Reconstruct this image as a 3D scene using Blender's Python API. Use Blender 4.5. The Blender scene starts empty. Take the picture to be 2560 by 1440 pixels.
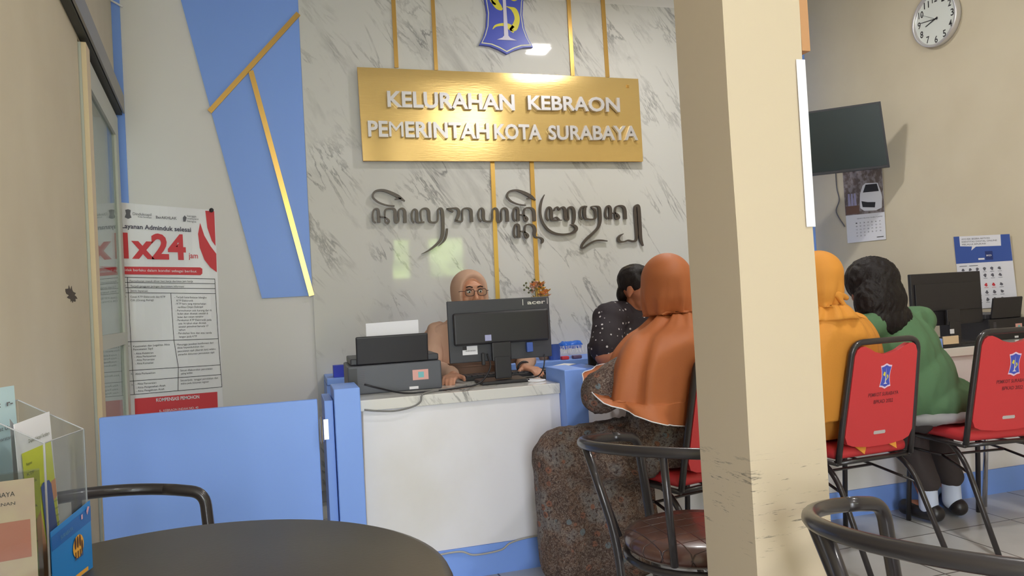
import bpy, bmesh, math, random
from mathutils import Vector, Matrix, noise
from mathutils.bvhtree import BVHTree
random.seed(7)
D = bpy.data; SC = bpy.context.scene; COL = SC.collection
R = math.radians

# ------------------------------------------------------------ camera
F = 1900.0; YAW, PITCH, ROLL = R(16.45), R(1.07), R(-3.19); CAM = Vector((0, 0, 1.15))
_f = Vector((math.sin(YAW)*math.cos(PITCH), math.cos(YAW)*math.cos(PITCH), math.sin(PITCH)))
_r = Vector((math.cos(YAW), -math.sin(YAW), 0)); _u = _r.cross(_f)
CR = _r*math.cos(ROLL)+_u*math.sin(ROLL); CU = -_r*math.sin(ROLL)+_u*math.cos(ROLL)
cd = D.cameras.new('camera'); cam = D.objects.new('camera', cd); COL.objects.link(cam)
cam.matrix_world = Matrix(((CR.x, CU.x, -_f.x, CAM.x), (CR.y, CU.y, -_f.y, CAM.y), (CR.z, CU.z, -_f.z, CAM.z), (0, 0, 0, 1)))
cd.sensor_width = 36; cd.lens = F/2560*36; cd.clip_start = .02
SC.camera = cam

# ------------------------------------------------------------ light
W = D.worlds.new('world'); SC.world = W; W.use_nodes = True
W.node_tree.nodes['Background'].inputs[0].default_value = (.80, .90, 1, 1)
W.node_tree.nodes['Background'].inputs[1].default_value = 5.0
SC.view_settings.view_transform = 'Standard'; SC.view_settings.look = 'None'
SC.view_settings.exposure = 0.11; SC.view_settings.gamma = 1; SC.view_settings.use_curve_mapping = False

def area(name, loc, to, sx, sy, power, color=(1, 1, 1)):
    l = D.lights.new(name, 'AREA'); l.shape = 'RECTANGLE'; l.size = sx; l.size_y = sy; l.energy = power; l.color = color
    o = D.objects.new(name, l); COL.objects.link(o); o.location = loc
    o.rotation_euler = (Vector(to)-Vector(loc)).to_track_quat('-Z', 'Y').to_euler()
    return o
area('daylight_door_fill', (-.19, -2.38, 1.35), (.5, 3, 1.2), .84, 2.3, 70, (.90, .95, 1))  # added fill in an unseen doorway, brightens the gate and counter front
LAMPS = [(2.21, 3.92, .17, 20), (2.08, 1.5, .17, 24), (1.32, -.75, .36, 20)]
sun_d = D.lights.new('sun', 'SUN'); sun_d.energy = 24; sun_d.angle = R(1); sun = D.objects.new('sun', sun_d); COL.objects.link(sun); sun.location = (2, 8, 12)
sun.rotation_euler = Vector((-.1, -.55, -.83)).to_track_quat('-Z', 'Y').to_euler()
CEIL = 3.4

# ------------------------------------------------------------ helpers
def lin(c):
    return tuple(((x/255)/12.92 if x/255 <= .04045 else ((x/255+.055)/1.055)**2.4) for x in c)
def mat(name, rgb, rough=.6, metal=0.0, bump=None, spec=.5, emit=None, alpha=None, var=None, coat=0):
    m = D.materials.new(name); m.use_nodes = True; nt = m.node_tree; b = nt.nodes['Principled BSDF']
    c = (*lin(rgb), 1)
    b.inputs['Base Color'].default_value = c; b.inputs['Roughness'].default_value = rough
    b.inputs['Metallic'].default_value = metal; b.inputs['Specular IOR Level'].default_value = spec
    if coat: b.inputs['Coat Weight'].default_value = coat; b.inputs['Coat Roughness'].default_value = .05
    if emit: b.inputs['Emission Color'].default_value = c; b.inputs['Emission Strength'].default_value = emit
    if alpha is not None: b.inputs['Alpha'].default_value = alpha
    if bump or var:
        tc = nt.nodes.new('ShaderNodeTexCoord')
        if bump:
            n = nt.nodes.new('ShaderNodeTexNoise'); n.inputs['Scale'].default_value = bump[0]; n.inputs['Detail'].default_value = 4
            bp = nt.nodes.new('ShaderNodeBump'); bp.inputs['Strength'].default_value = bump[1]; bp.inputs['Distance'].default_value = bump[2] if len(bump) > 2 else .004
            nt.links.new(tc.outputs['Object'], n.inputs['Vector']); nt.links.new(n.outputs['Fac'], bp.inputs['Height'])
            nt.links.new(bp.outputs['Normal'], b.inputs['Normal'])
        if var:   # (scale, rgb2, lo, hi)
            n = nt.nodes.new('ShaderNodeTexNoise'); n.inputs['Scale'].default_value = var[0]; n.inputs['Detail'].default_value = 5
            rp = nt.nodes.new('ShaderNodeValToRGB'); rp.color_ramp.elements[0].position = var[2]; rp.color_ramp.elements[1].position = var[3]
            rp.color_ramp.elements[0].color = c; rp.color_ramp.elements[1].color = (*lin(var[1]), 1)
            nt.links.new(tc.outputs['Object'], n.inputs['Vector']); nt.links.new(n.outputs['Fac'], rp.inputs[0]); nt.links.new(rp.outputs[0], b.inputs['Base Color'])
    return m

class N:      # tiny node helper
    def __init__(s, m): s.t = m.node_tree; s.b = s.t.nodes['Principled BSDF']
    def add(s, typ, **kw):
        n = s.t.nodes.new(typ)
        for k, v in kw.items():
            if k in n.inputs: n.inputs[k].default_value = v
            else: setattr(n, k, v)
        return n
    def link(s, a, b): s.t.links.new(a, b)

def tag(o, label=None, cat=None, group=None, kind=None):
    if label: o['label'] = label
    if cat: o['category'] = cat
    if group: o['group'] = group
    if kind: o['kind'] = kind
    return o
def empty(name, loc=(0, 0, 0), rz=0, label=None, cat=None, group=None):
    o = D.objects.new(name, None); o.empty_display_size = .1; COL.objects.link(o); o.location = loc; o.rotation_euler = (0, 0, rz)
    return tag(o, label, cat, group)
def obj(name, bm, m, parent=None, smooth=False, world=False):
    """link a bmesh; world=True: bm is in world coordinates even though it gets a parent"""
    me = D.meshes.new(name); bmesh.ops.recalc_face_normals(bm, faces=bm.faces); bm.to_mesh(me); bm.free()
    for mm in (m if isinstance(m, (list, tuple)) else [m]): me.materials.append(mm)
    if smooth:
        for p in me.polygons: p.use_smooth = True
    o = D.objects.new(name, me); COL.objects.link(o)
    if parent:
        o.parent = parent
        if world: o.matrix_parent_inverse = wm(parent).inverted()
    return o
def wm(o):
    m = Matrix.LocRotScale(o.location, o.rotation_euler, o.scale)
    return (wm(o.parent) @ o.matrix_parent_inverse @ m) if o.parent else m
def copy_tree(o, parent=None):
    c = o.copy(); COL.objects.link(c); c.parent = parent
    for ch in [x for x in D.objects if x.parent == o]: copy_tree(ch, c)
    return c

def box(bm, x0, x1, y0, y1, z0, z1, bev=0, M=None):
    r = bmesh.ops.create_cube(bm, size=1); vs = r['verts']
    for v in vs: v.co = Vector(((x0+x1)/2+v.co.x*(x1-x0), (y0+y1)/2+v.co.y*(y1-y0), (z0+z1)/2+v.co.z*(z1-z0)))
    if bev:
        es = list({e for v in vs for e in v.link_edges}); rr = bmesh.ops.bevel(bm, geom=es, offset=bev, segments=3, affect='EDGES', profile=.5)
        vs = rr['verts']
        # bevel returns only new verts; collect all connected
        seen = set(vs); st = list(vs)
        while st:
            v = st.pop()
            for e in v.link_edges:
                w = e.other_vert(v)
                if w not in seen: seen.add(w); st.append(w)
        vs = list(seen)
    if M is not None:
        for v in vs: v.co = M @ v.co
    return vs
def bx(*a, **k):
    bm = bmesh.new(); box(bm, *a, **k); return bm
def tube(bm, pts, r, n=12, closed=False, radii=None):
    pts = [Vector(p) for p in pts]; rings = []; L = len(pts); prev = None
    for i, p in enumerate(pts):
        if closed: t = pts[(i+1) % L]-pts[i-1]
        else: t = pts[min(i+1, L-1)]-pts[max(i-1, 0)]
        t.normalize()
        if prev is None:
            a = Vector((0, 0, 1)) if abs(t.z) < .9 else Vector((1, 0, 0)); s = t.cross(a).normalized()
        else: s = (prev-t*prev.dot(t)).normalized()
        prev = s; b = t.cross(s); rr = radii[i] if radii else r
        rings.append([bm.verts.new(p+s*math.cos(2*math.pi*k/n)*rr+b*math.sin(2*math.pi*k/n)*rr) for k in range(n)])
    for i in range(L if closed else L-1):
        A, B = rings[i], rings[(i+1) % L]
        for k in range(n): bm.faces.new((A[k], A[(k+1) % n], B[(k+1) % n], B[k]))
    if not closed: bm.faces.new(rings[0][::-1]); bm.faces.new(rings[-1])
def smoothpts(pts, k=6):
    """Catmull-Rom through tuples of any length"""
    P = [tuple(p) for p in pts]; out = []
    for i in range(len(P)-1):
        a, b, c, d = P[max(i-1, 0)], P[i], P[i+1], P[min(i+2, len(P)-1)]
        for j in range(k):
            t = j/k
            out.append(tuple(.5*((2*b[q])+(-a[q]+c[q])*t+(2*a[q]-5*b[q]+4*c[q]-d[q])*t*t+(-a[q]+3*b[q]-3*c[q]+d[q])*t**3) for q in range(len(b))))
    out.append(P[-1]); return out
def tb(pts, r, n=12, sm=0, closed=False):
    bm = bmesh.new(); tube(bm, smoothpts(pts, sm) if sm else pts, r, n, closed); return bm
def fillet(pts, rad, k=5):
    pts = [Vector(p) for p in pts]; out = [pts[0]]
    for i in range(1, len(pts)-1):
        a = (pts[i-1]-pts[i]); b = (pts[i+1]-pts[i]); d = min(rad, a.length*.49, b.length*.49)
        p0 = pts[i]+a.normalized()*d; p1 = pts[i]+b.normalized()*d
        for j in range(k+1):
            t = j/k; out.append(p0*(1-t)**2+pts[i]*2*t*(1-t)+p1*t*t)
    out.append(pts[-1]); return out
def lathe(prof, n=40, c=(0, 0, 0)):
    bm = bmesh.new(); rings = []
    for r, z in prof:
        rings.append([bm.verts.new((c[0]+max(r, 1e-4)*math.cos(2*math.pi*k/n), c[1]+max(r, 1e-4)*math.sin(2*math.pi*k/n), c[2]+z)) for k in range(n)])
    for A, B in zip(rings, rings[1:]):
        for k in range(n): bm.faces.new((A[k], A[(k+1) % n], B[(k+1) % n], B[k]))
    bm.faces.new(rings[0][::-1]); bm.faces.new(rings[-1]); return bm
def tri(bm, fs):
    for f in fs: f.normal_update()
    bmesh.ops.triangulate(bm, faces=fs, ngon_method='EAR_CLIP')
def prism(bm, pts, off):
    """closed polygon (3D points) extruded by vector off, triangulated ends"""
    a = [bm.verts.new(p) for p in pts]; b = [bm.verts.new(Vector(p)+Vector(off)) for p in pts]; n = len(a)
    f1 = bm.faces.new(a); f2 = bm.faces.new(b[::-1])
    for i in range(n): bm.faces.new((a[i], a[(i+1) % n], b[(i+1) % n], b[i]))
    tri(bm, [f1, f2])

# --- surveying: where the sight line through a point of the photograph meets a real plane
def ray(x, y): return _f+CR*((x-1280)/F)-CU*((y-720)/F)
def on(x, y, X=None, Y=None, Z=None):
    d = ray(x, y)
    t = (X-CAM.x)/d.x if X is not None else (Y-CAM.y)/d.y if Y is not None else (Z-CAM.z)/d.z
    return CAM+d*t
class Plane:
    """a real plane in the room (point, outward normal)"""
    def __init__(s, p, n): s.p = Vector(p); s.n = Vector(n).normalized()
    def at(s, x, y, out=0):
        d = ray(x, y); q = s.p+s.n*out; return CAM+d*((q-CAM).dot(s.n)/d.dot(s.n))

def text_mesh(s, size=1.0, extrude=0, bold=.0, spacing=1.0):
    c = D.curves.new('t', 'FONT'); c.body = s; c.size = size; c.extrude = extrude; c.offset = bold; c.space_character = spacing; c.resolution_u = 3
    o = D.objects.new('t', c); COL.objects.link(o)
    dg = bpy.context.evaluated_depsgraph_get(); dg.update()
    me = D.meshes.new_from_object(o.evaluated_get(dg)); D.objects.remove(o); D.curves.remove(c); return me
def text_into(bm, s, fn, bold=.0, depth=0, glyph=None):
    """fn(u,v,w): u 0..1 along the word, v in cap heights, w depth 0..1"""
    me = text_mesh(s, 1.0, .5 if depth else 0, bold)
    if not me.vertices: D.meshes.remove(me); return
    x0 = min(v.co.x for v in me.vertices); x1 = max(v.co.x for v in me.vertices)
    vs = [bm.verts.new(fn((v.co.x-x0)/(x1-x0), v.co.y/.70, v.co.z+.5)) for v in me.vertices]
    for p in me.polygons:
        try: bm.faces.new([vs[i] for i in p.vertices])
        except ValueError: pass
    D.meshes.remove(me)
def word(bm, s, pl, x0, y0, x1, y1, h, out=.001, depth=0, bold=.0):
    """a word whose baseline runs (x0,y0)-(x1,y1) on plane pl, cap height h (all surveyed)"""
    O = pl.at(x0, y0, out); U = pl.at(x1, y1, out)-O; V = pl.at(x0-h*.05, y0-h, out)-O
    V = V.normalized()*V.length
    text_into(bm, s, lambda u, v, w: O+U*u+V*v+pl.n*(w-0)*depth, bold, depth)
def quad(bm, ps):
    bm.faces.new([bm.verts.new(p) for p in ps])
def stroke(bm, pts, pl, out, depth, wscale=1.0):
    """calligraphic ribbon: pts (x,y,width) surveyed on a plane"""
    P = smoothpts(pts, 5); L = []; Rr = []
    for i, (x, y, w) in enumerate(P):
        a = P[max(i-1, 0)]; b = P[min(i+1, len(P)-1)]; dx, dy = b[0]-a[0], b[1]-a[1]; l = math.hypot(dx, dy) or 1
        nx, ny = -dy/l*w*wscale/2, dx/l*w*wscale/2
        L.append((x+nx, y+ny)); Rr.append((x-nx, y-ny))
    r = []
    for (l, q) in zip(L, Rr):
        a = pl.at(*l, out); b = pl.at(*q, out); r.append([bm.verts.new(v) for v in (a, b, b+pl.n*depth, a+pl.n*depth)])
    for A, B in zip(r, r[1:]):
        for k in range(4): bm.faces.new((A[k], A[(k+1) % 4], B[(k+1) % 4], B[k]))
    bm.faces.new(r[0][::-1]); bm.faces.new(r[-1])

# ------------------------------------------------------------ materials
M = {}
M['cream'] = mat('cream_paint', (216, 204, 180), .75, bump=(60, .06), var=(2.2, (208, 195, 170), .35, .75))
M['pillar'] = mat('pillar_paint', (201, 185, 160), .6, bump=(25, .12))
M['white_wall'] = mat('white_wall', (226, 222, 220), .7, bump=(60, .04))
M['ceiling'] = mat('ceiling_white', (236, 234, 228), .8)
M['blue'] = mat('blue_laminate', (132, 170, 250), .45, bump=(40, .02))
M['blue_dark'] = mat('blue_edge', (86, 112, 180), .5)
M['front'] = mat('white_laminate', (234, 232, 238), .5, var=(1.6, (214, 208, 198), .45, .85))
M['gold'] = mat('gold_metal', (226, 182, 104), .28, .9)
M['silver'] = mat('silver_metal', (215, 212, 215), .32, .55)
M['chrome'] = mat('chrome', (215, 215, 220), .12, 1)
M['bronze'] = mat('dark_bronze', (92, 84, 80), .35, .5)
M['black'] = mat('black_plastic', (58, 58, 64), .45)
M['black2'] = mat('dark_plastic', (38, 36, 40), .4)
M['grey'] = mat('grey_plastic', (84, 86, 94), .45)
M['tube'] = mat('black_tube', (52, 48, 50), .3, .3, coat=.3)
M['red'] = mat('red_vinyl', (204, 56, 62), .5, bump=(90, .1))
M['white'] = mat('white_paper', (235, 234, 240), .6)
M['ink'] = mat('black_ink', (48, 46, 50), .7)
M['inkg'] = mat('grey_ink', (105, 103, 110), .7)
M['redp'] = mat('red_print', (216, 62, 70), .6)
M['screen'] = mat('screen', (44, 56, 58), .25)
M['skin'] = mat('skin', (196, 140, 112), .5, bump=(200, .05))
M['skin2'] = mat('skin_warm', (176, 112, 84), .5, bump=(200, .05))
M['hair'] = mat('black_hair', (30, 24, 24), .55, bump=(160, .5, .004), spec=.25)
M['beige'] = mat('beige_cloth', (196, 158, 136), .85, bump=(400, .1))
M['orange'] = mat('rust_cloth', (180, 104, 60), .6, bump=(300, .1))
M['mustard'] = mat('mustard_cloth', (208, 138, 50), .75, bump=(300, .1))
M['green'] = mat('green_cloth', (84, 118, 84), .85, bump=(300, .15))
M['trousers'] = mat('dark_trousers', (62, 54, 54), .85)
M['grey_cloth'] = mat('grey_cloth', (150, 150, 152), .85)
M['sock'] = mat('sock', (205, 215, 240), .9)
M['shoe'] = mat('shoe', (40, 36, 38), .35)
M['wood'] = mat('brown_wood', (188, 140, 98), .5)
M['yellow'] = mat('yellow_print', (222, 226, 60), .55)
M['bluep'] = mat('blue_print', (40, 134, 214), .4)
M['navyp'] = mat('navy_print', (64, 92, 168), .5)
M['orangep'] = mat('orange_print', (236, 160, 110), .5)
M['line'] = mat('white_line', (225, 228, 225), .4)

def marble(name, base, vein):
    m = mat(name, base, .045, coat=0); n = N(m)
    tc = n.add('ShaderNodeTexCoord'); mp = n.add('ShaderNodeMapping'); mp.inputs['Scale'].default_value = (.55, 1, 2.4)
    m0 = n.add('ShaderNodeMapping'); m0.inputs['Rotation'].default_value = (0, R(-57), 0); n.link(tc.outputs['Object'], m0.inputs['Vector']); n.link(m0.outputs[0], mp.inputs['Vector'])
    n1 = n.add('ShaderNodeTexNoise', Scale=2.6, Detail=7, Roughness=.62, Distortion=.5)
    n.link(mp.outputs[0], n1.inputs['Vector'])
    s = n.add('ShaderNodeMath', operation='SUBTRACT'); s.inputs[1].default_value = .5; n.link(n1.outputs['Fac'], s.inputs[0])
    a = n.add('ShaderNodeMath', operation='ABSOLUTE'); n.link(s.outputs[0], a.inputs[0])
    rp = n.add('ShaderNodeValToRGB'); rp.color_ramp.elements[0].position = 0; rp.color_ramp.elements[1].position = .028
    rp.color_ramp.elements[0].color = (1, 1, 1, 1); rp.color_ramp.elements[1].color = (0, 0, 0, 1); n.link(a.outputs[0], rp.inputs[0])
    n2 = n.add('ShaderNodeTexNoise', Scale=3.2, Detail=3); n.link(tc.outputs['Object'], n2.inputs['Vector'])
    r2 = n.add('ShaderNodeValToRGB'); r2.color_ramp.elements[0].position = .42; r2.color_ramp.elements[1].position = .68; n.link(n2.outputs['Fac'], r2.inputs[0])
    mu = n.add('ShaderNodeMath', operation='MULTIPLY'); n.link(rp.outputs[0], mu.inputs[0]); n.link(r2.outputs[0], mu.inputs[1])
    # soft broad smudges along the same direction
    n3 = n.add('ShaderNodeTexNoise', Scale=1.7, Detail=5, Roughness=.7, Distortion=.3); n.link(mp.outputs[0], n3.inputs['Vector'])
    r3 = n.add('ShaderNodeValToRGB'); r3.color_ramp.elements[0].position = .56; r3.color_ramp.elements[1].position = .78; r3.color_ramp.elements[1].color = (.55, .55, .55, 1); n.link(n3.outputs['Fac'], r3.inputs[0])
    mx = n.add('ShaderNodeMath', operation='MAXIMUM'); n.link(mu.outputs[0], mx.inputs[0]); n.link(r3.outputs[0], mx.inputs[1])
    mix = n.add('ShaderNodeMix', data_type='RGBA'); mix.inputs[6].default_value = (*lin(base), 1); mix.inputs[7].default_value = (*lin(vein), 1)
    n.link(mx.outputs[0], mix.inputs[0]); n.link(mix.outputs[2], n.b.inputs['Base Color']); return m
M['marble'] = marble('white_marble', (214, 212, 208), (140, 138, 138))
M['marble_top'] = marble('marble_top', (226, 224, 220), (150, 148, 146))

def tiles():
    m = mat('grey_tiles', (168, 168, 166), .22); n = N(m); tc = n.add('ShaderNodeTexCoord')
    br = n.add('ShaderNodeTexBrick', offset=0.0, squash=1.0); br.inputs['Scale'].default_value = 1; br.inputs['Brick Width'].default_value = .4; br.inputs['Row Height'].default_value = .4
    br.inputs['Mortar Size'].default_value = .004; br.inputs['Color1'].default_value = (*lin((204, 204, 202)), 1); br.inputs['Color2'].default_value = (*lin((194, 194, 193)), 1); br.inputs['Mortar'].default_value = (*lin((110, 108, 104)), 1)
    n.link(tc.outputs['Object'], br.inputs['Vector'])
    no = n.add('ShaderNodeTexNoise', Scale=5, Detail=6); n.link(tc.outputs['Object'], no.inputs['Vector'])
    mx = n.add('ShaderNodeMix', data_type='RGBA', blend_type='MULTIPLY'); mx.inputs[0].default_value = .25
    n.link(br.outputs['Color'], mx.inputs[6]); n.link(no.outputs['Fac'], mx.inputs[7]); n.link(mx.outputs[2], n.b.inputs['Base Color']); return m
M['tiles'] = tiles()

def pillar_marks(m):      # scuffs: broken thin horizontal scratches where chairs rub
    n = N(m); tc = n.add('ShaderNodeTexCoord'); mp = n.add('ShaderNodeMapping'); mp.inputs['Scale'].default_value = (6, 6, 55)
    n.link(tc.outputs['Object'], mp.inputs['Vector']); no = n.add('ShaderNodeTexNoise', Scale=2.2, Detail=6, Roughness=.7); n.link(mp.outputs[0], no.inputs['Vector'])
    rp = n.add('ShaderNodeValToRGB'); rp.color_ramp.elements[0].position = .585; rp.color_ramp.elements[1].position = .66; n.link(no.outputs['Fac'], rp.inputs[0])
    sx = n.add('ShaderNodeSeparateXYZ'); n.link(tc.outputs['Object'], sx.inputs[0])
    mr = n.add('ShaderNodeValToRGB'); e = mr.color_ramp.elements; e[0].position = .54; e[0].color = (0, 0, 0, 1); e[1].position = .62; e[1].color = (1, 1, 1, 1)
    e2 = e.new(.74); e2.color = (1, 1, 1, 1); e3 = e.new(.80); e3.color = (0, 0, 0, 1); n.link(sx.outputs['Z'], mr.inputs[0])
    mu = n.add('ShaderNodeMath', operation='MULTIPLY'); n.link(rp.outputs[0], mu.inputs[0]); n.link(mr.outputs[0], mu.inputs[1])
    mix = n.add('ShaderNodeMix', data_type='RGBA'); mix.inputs[6].default_value = n.b.inputs['Base Color'].default_value; mix.inputs[7].default_value = (*lin((120, 112, 100)), 1)
    n.link(mu.outputs[0], mix.inputs[0]); n.link(mix.outputs[2], n.b.inputs['Base Color'])
pillar_marks(M['pillar'])

def gold_plate():
    m = mat('brushed_gold', (232, 198, 128), .22, .72); n = N(m); tc = n.add('ShaderNodeTexCoord'); mp = n.add('ShaderNodeMapping'); mp.inputs['Scale'].default_value = (1.2, 1, 9)
    n.link(tc.outputs['Object'], mp.inputs['Vector']); no = n.add('ShaderNodeTexNoise', Scale=14, Detail=2); n.link(mp.outputs[0], no.inputs['Vector'])
    bp = n.add('ShaderNodeBump', Strength=.35, Distance=.0008); n.link(no.outputs['Fac'], bp.inputs['Height']); n.link(bp.outputs[0], n.b.inputs['Normal']); return m
M['plate'] = gold_plate()

def batik():
    m = mat('batik_cloth', (88, 66, 54), .85); n = N(m); tc = n.add('ShaderNodeTexCoord')
    def ramp(src, *st):
        r = n.add('ShaderNodeValToRGB'); e = r.color_ramp.elements; e[0].position = st[0][0]; e[0].color = st[0][1]; e[1].position = st[-1][0]; e[1].color = st[-1][1]
        for p, c in st[1:-1]: e.new(p).color = c
        n.link(src, r.inputs[0]); return r.outputs[0]
    K, Wt = (0, 0, 0, 1), (1, 1, 1, 1); cur = None
    big = n.add('ShaderNodeTexNoise', Scale=9, Detail=2); n.link(tc.outputs['Object'], big.inputs['Vector'])
    base = ramp(big.outputs['Fac'], (.40, (*lin((74, 56, 50)), 1)), (.52, (*lin((96, 72, 60)), 1)), (.62, (*lin((104, 98, 98)), 1)))
    def over(mask, col):
        nonlocal base
        mx = n.add('ShaderNodeMix', data_type='RGBA'); n.link(mask, mx.inputs[0]); n.link(base, mx.inputs[6]); mx.inputs[7].default_value = (*lin(col), 1); base = mx.outputs[2]
    f = n.add('ShaderNodeTexNoise', Scale=62, Detail=4, Roughness=.7, Distortion=1.2); n.link(tc.outputs['Object'], f.inputs['Vector'])
    over(ramp(f.outputs['Fac'], (.47, K), (.50, Wt), (.53, K)), (150, 138, 128))
    v = n.add('ShaderNodeTexVoronoi', Scale=17); n.link(tc.outputs['Object'], v.inputs['Vector'])
    over(ramp(v.outputs['Distance'], (.0, Wt), (.20, Wt), (.23, K)), (128, 88, 72)); over(ramp(v.outputs['Distance'], (.0, Wt), (.07, Wt), (.10, K)), (86, 60, 56))
    w = n.add('ShaderNodeTexVoronoi', Scale=13); mp = n.add('ShaderNodeMapping'); mp.inputs['Location'].default_value = (3, 7, 1); n.link(tc.outputs['Object'], mp.inputs[0]); n.link(mp.outputs[0], w.inputs['Vector'])
    over(ramp(w.outputs['Distance'], (.0, Wt), (.16, Wt), (.19, K)), (100, 108, 114))
    g = n.add('ShaderNodeTexNoise', Scale=90, Detail=3, Roughness=.7); n.link(tc.outputs['Object'], g.inputs['Vector'])
    over(ramp(g.outputs['Fac'], (.54, K), (.60, Wt)), (66, 50, 46))
    n.link(base, n.b.inputs['Base Color']); return m
M['batik'] = batik()
def dots():
    m = mat('dotted_shirt', (44, 36, 44), .8); n = N(m); tc = n.add('ShaderNodeTexCoord')
    v = n.add('ShaderNodeTexVoronoi', Scale=34, Randomness=.8); n.link(tc.outputs['Object'], v.inputs['Vector'])
    r1 = n.add('ShaderNodeValToRGB'); e = r1.color_ramp.elements; e[0].position = .17; e[0].color = (*lin((205, 200, 205)), 1); e[1].position = .21; e[1].color = (*lin((44, 36, 44)), 1)
    n.link(v.outputs['Distance'], r1.inputs[0]); n.link(r1.outputs[0], n.b.inputs['Base Color']); return m
M['dots'] = dots()
def glass(name, tint, rough=.02, thin=.12):
    m = D.materials.new(name); m.use_nodes = True; nt = m.node_tree; nt.nodes.remove(nt.nodes['Principled BSDF']); out = nt.nodes['Material Output']
    t = nt.nodes.new('ShaderNodeBsdfTransparent'); t.inputs[0].default_value = (*tint, 1); g = nt.nodes.new('ShaderNodeBsdfGlossy'); g.inputs['Roughness'].default_value = rough
    lw_ = nt.nodes.new('ShaderNodeLayerWeight'); pw = nt.nodes.new('ShaderNodeMath'); pw.operation = 'POWER'; pw.inputs[1].default_value = 4; nt.links.new(lw_.outputs['Facing'], pw.inputs[0])
    fr = nt.nodes.new('ShaderNodeMath'); fr.operation = 'MULTIPLY_ADD'; fr.inputs[1].default_value = .45; fr.inputs[2].default_value = .03; nt.links.new(pw.outputs[0], fr.inputs[0]); mx = nt.nodes.new('ShaderNodeMixShader')
    nt.links.new(fr.outputs[0], mx.inputs[0]); nt.links.new(t.outputs[0], mx.inputs[1]); nt.links.new(g.outputs[0], mx.inputs[2]); nt.links.new(mx.outputs[0], out.inputs[0]); return m
M['acrylic'] = glass('clear_acrylic', (.88, .90, .90))
M['glass'] = glass('glass', (.80, .84, .82))
M['lens'] = glass('lens', (.92, .95, .93))
def vinyl():
    m = mat('tufted_vinyl', (78, 52, 46), .28, coat=.4); n = N(m); tc = n.add('ShaderNodeTexCoord'); mp = n.add('ShaderNodeMapping'); mp.inputs['Rotation'].default_value = (0, 0, R(45)); n.link(tc.outputs['Object'], mp.inputs[0])
    br = n.add('ShaderNodeTexBrick', offset=0.0); br.inputs['Scale'].default_value = 1; br.inputs['Brick Width'].default_value = .06; br.inputs['Row Height'].default_value = .06; br.inputs['Mortar Size'].default_value = .002; br.inputs['Mortar Smooth'].default_value = 1
    br.inputs['Color1'].default_value = br.inputs['Color2'].default_value = (*lin((84, 56, 48)), 1); br.inputs['Mortar'].default_value = (*lin((48, 34, 32)), 1)
    n.link(mp.outputs[0], br.inputs['Vector']); n.link(br.outputs['Color'], n.b.inputs['Base Color'])
    bp = n.add('ShaderNodeBump', Strength=.6, Distance=.006, invert=True); n.link(br.outputs['Fac'], bp.inputs['Height']); n.link(bp.outputs[0], n.b.inputs['Normal']); return m
M['vinyl'] = vinyl()
M['table'] = mat('dark_tabletop', (64, 59, 53), .38, bump=(120, .05))
M['leafy'] = mat('leaf', (178, 206, 128), .7, var=(3, (190, 214, 120), .4, .6))

# ------------------------------------------------------------ the room
YB, XR, YR = 5.1, 4.03, -2.5     # back wall, right wall, rear wall
LA = R(5); LP = Vector((-.952, YB, 0)); LT = Vector((math.sin(LA), -math.cos(LA), 0)); LN = Vector((math.cos(LA), math.sin(LA), 0))
def lw(s, z, out=0): return LP+LT*s+LN*out+Vector((0, 0, z))   # point on the left wall
PB = Plane((0, YB, 0), (0, -1, 0)); PM = Plane((0, YB-.012, 0), (0, -1, 0)); PR = Plane((XR, 0, 0), (-1, 0, 0)); PL = Plane(LP, LN)

def struct(name, bm, m, **k): o = obj(name, bm, m, **k); o['kind'] = 'structure'; return o
struct('floor', bx(-1.6, 4.3, -2.9, 5.3, -.1, 0), M['tiles'])
struct('ceiling', bx(-1.6, 4.3, -2.9, 5.3, CEIL, CEIL+.1), M['ceiling'])
struct('wall_back', bx(-1.2, 4.2, YB, YB+.15, 0, CEIL), M['white_wall'])
struct('wall_right', bx(XR, XR+.15, YR, YB, 0, CEIL), M['cream'])
bm = bmesh.new()
for (s0, s1, z0, z1) in ((1.42, 3.3, 0, CEIL), (0, 1.42, 2.41, CEIL)):
    a, b, c, d = lw(s0, z0), lw(s1, z0), lw(s1, z1), lw(s0, z1); prism(bm, [a, b, c, d], -LN*.12)
wl = struct('wall_left', bm, M['cream'])
k_ = lw(3.3, 0); struct('wall_left_front', bx(k_.x-.12, k_.x, YR, k_.y, 0, CEIL), M['cream'])
# rear wall: unseen entrance sited for the fill light, and two small windows
bm = bmesh.new()
def rw(x0, x1, z0, z1): box(bm, x0, x1, YR-.15, YR, z0, z1)
rw(-1.3, -.6, 0, CEIL); rw(-.6, .25, 2.55, CEIL); rw(.25, 1.38, 0, CEIL); rw(1.38, 2.95, 2.33, CEIL); rw(1.38, 2.95, 0, 1.62); rw(2.02, 2.3, 1.62, 2.33); rw(2.95, 4.2, 0, CEIL)
struct('wall_rear', bm, M['cream'])
for i, (x0, x1) in enumerate(((1.38, 2.02), (2.3, 2.95))):
    w = empty('window_%d' % (i+1), ((x0+x1)/2, YR, 1.62)); w['kind'] = 'structure'
    bm = bmesh.new(); box(bm, x0, x0+.03, YR-.1, YR-.02, 1.62, 2.33); box(bm, x1-.03, x1, YR-.1, YR-.02, 1.62, 2.33); box(bm, x0+.03, x1-.03, YR-.1, YR-.02, 1.62, 1.65); box(bm, x0+.03, x1-.03, YR-.1, YR-.02, 2.30, 2.33)
    obj('window_frame', bm, M['wood'], w, world=True)
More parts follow.
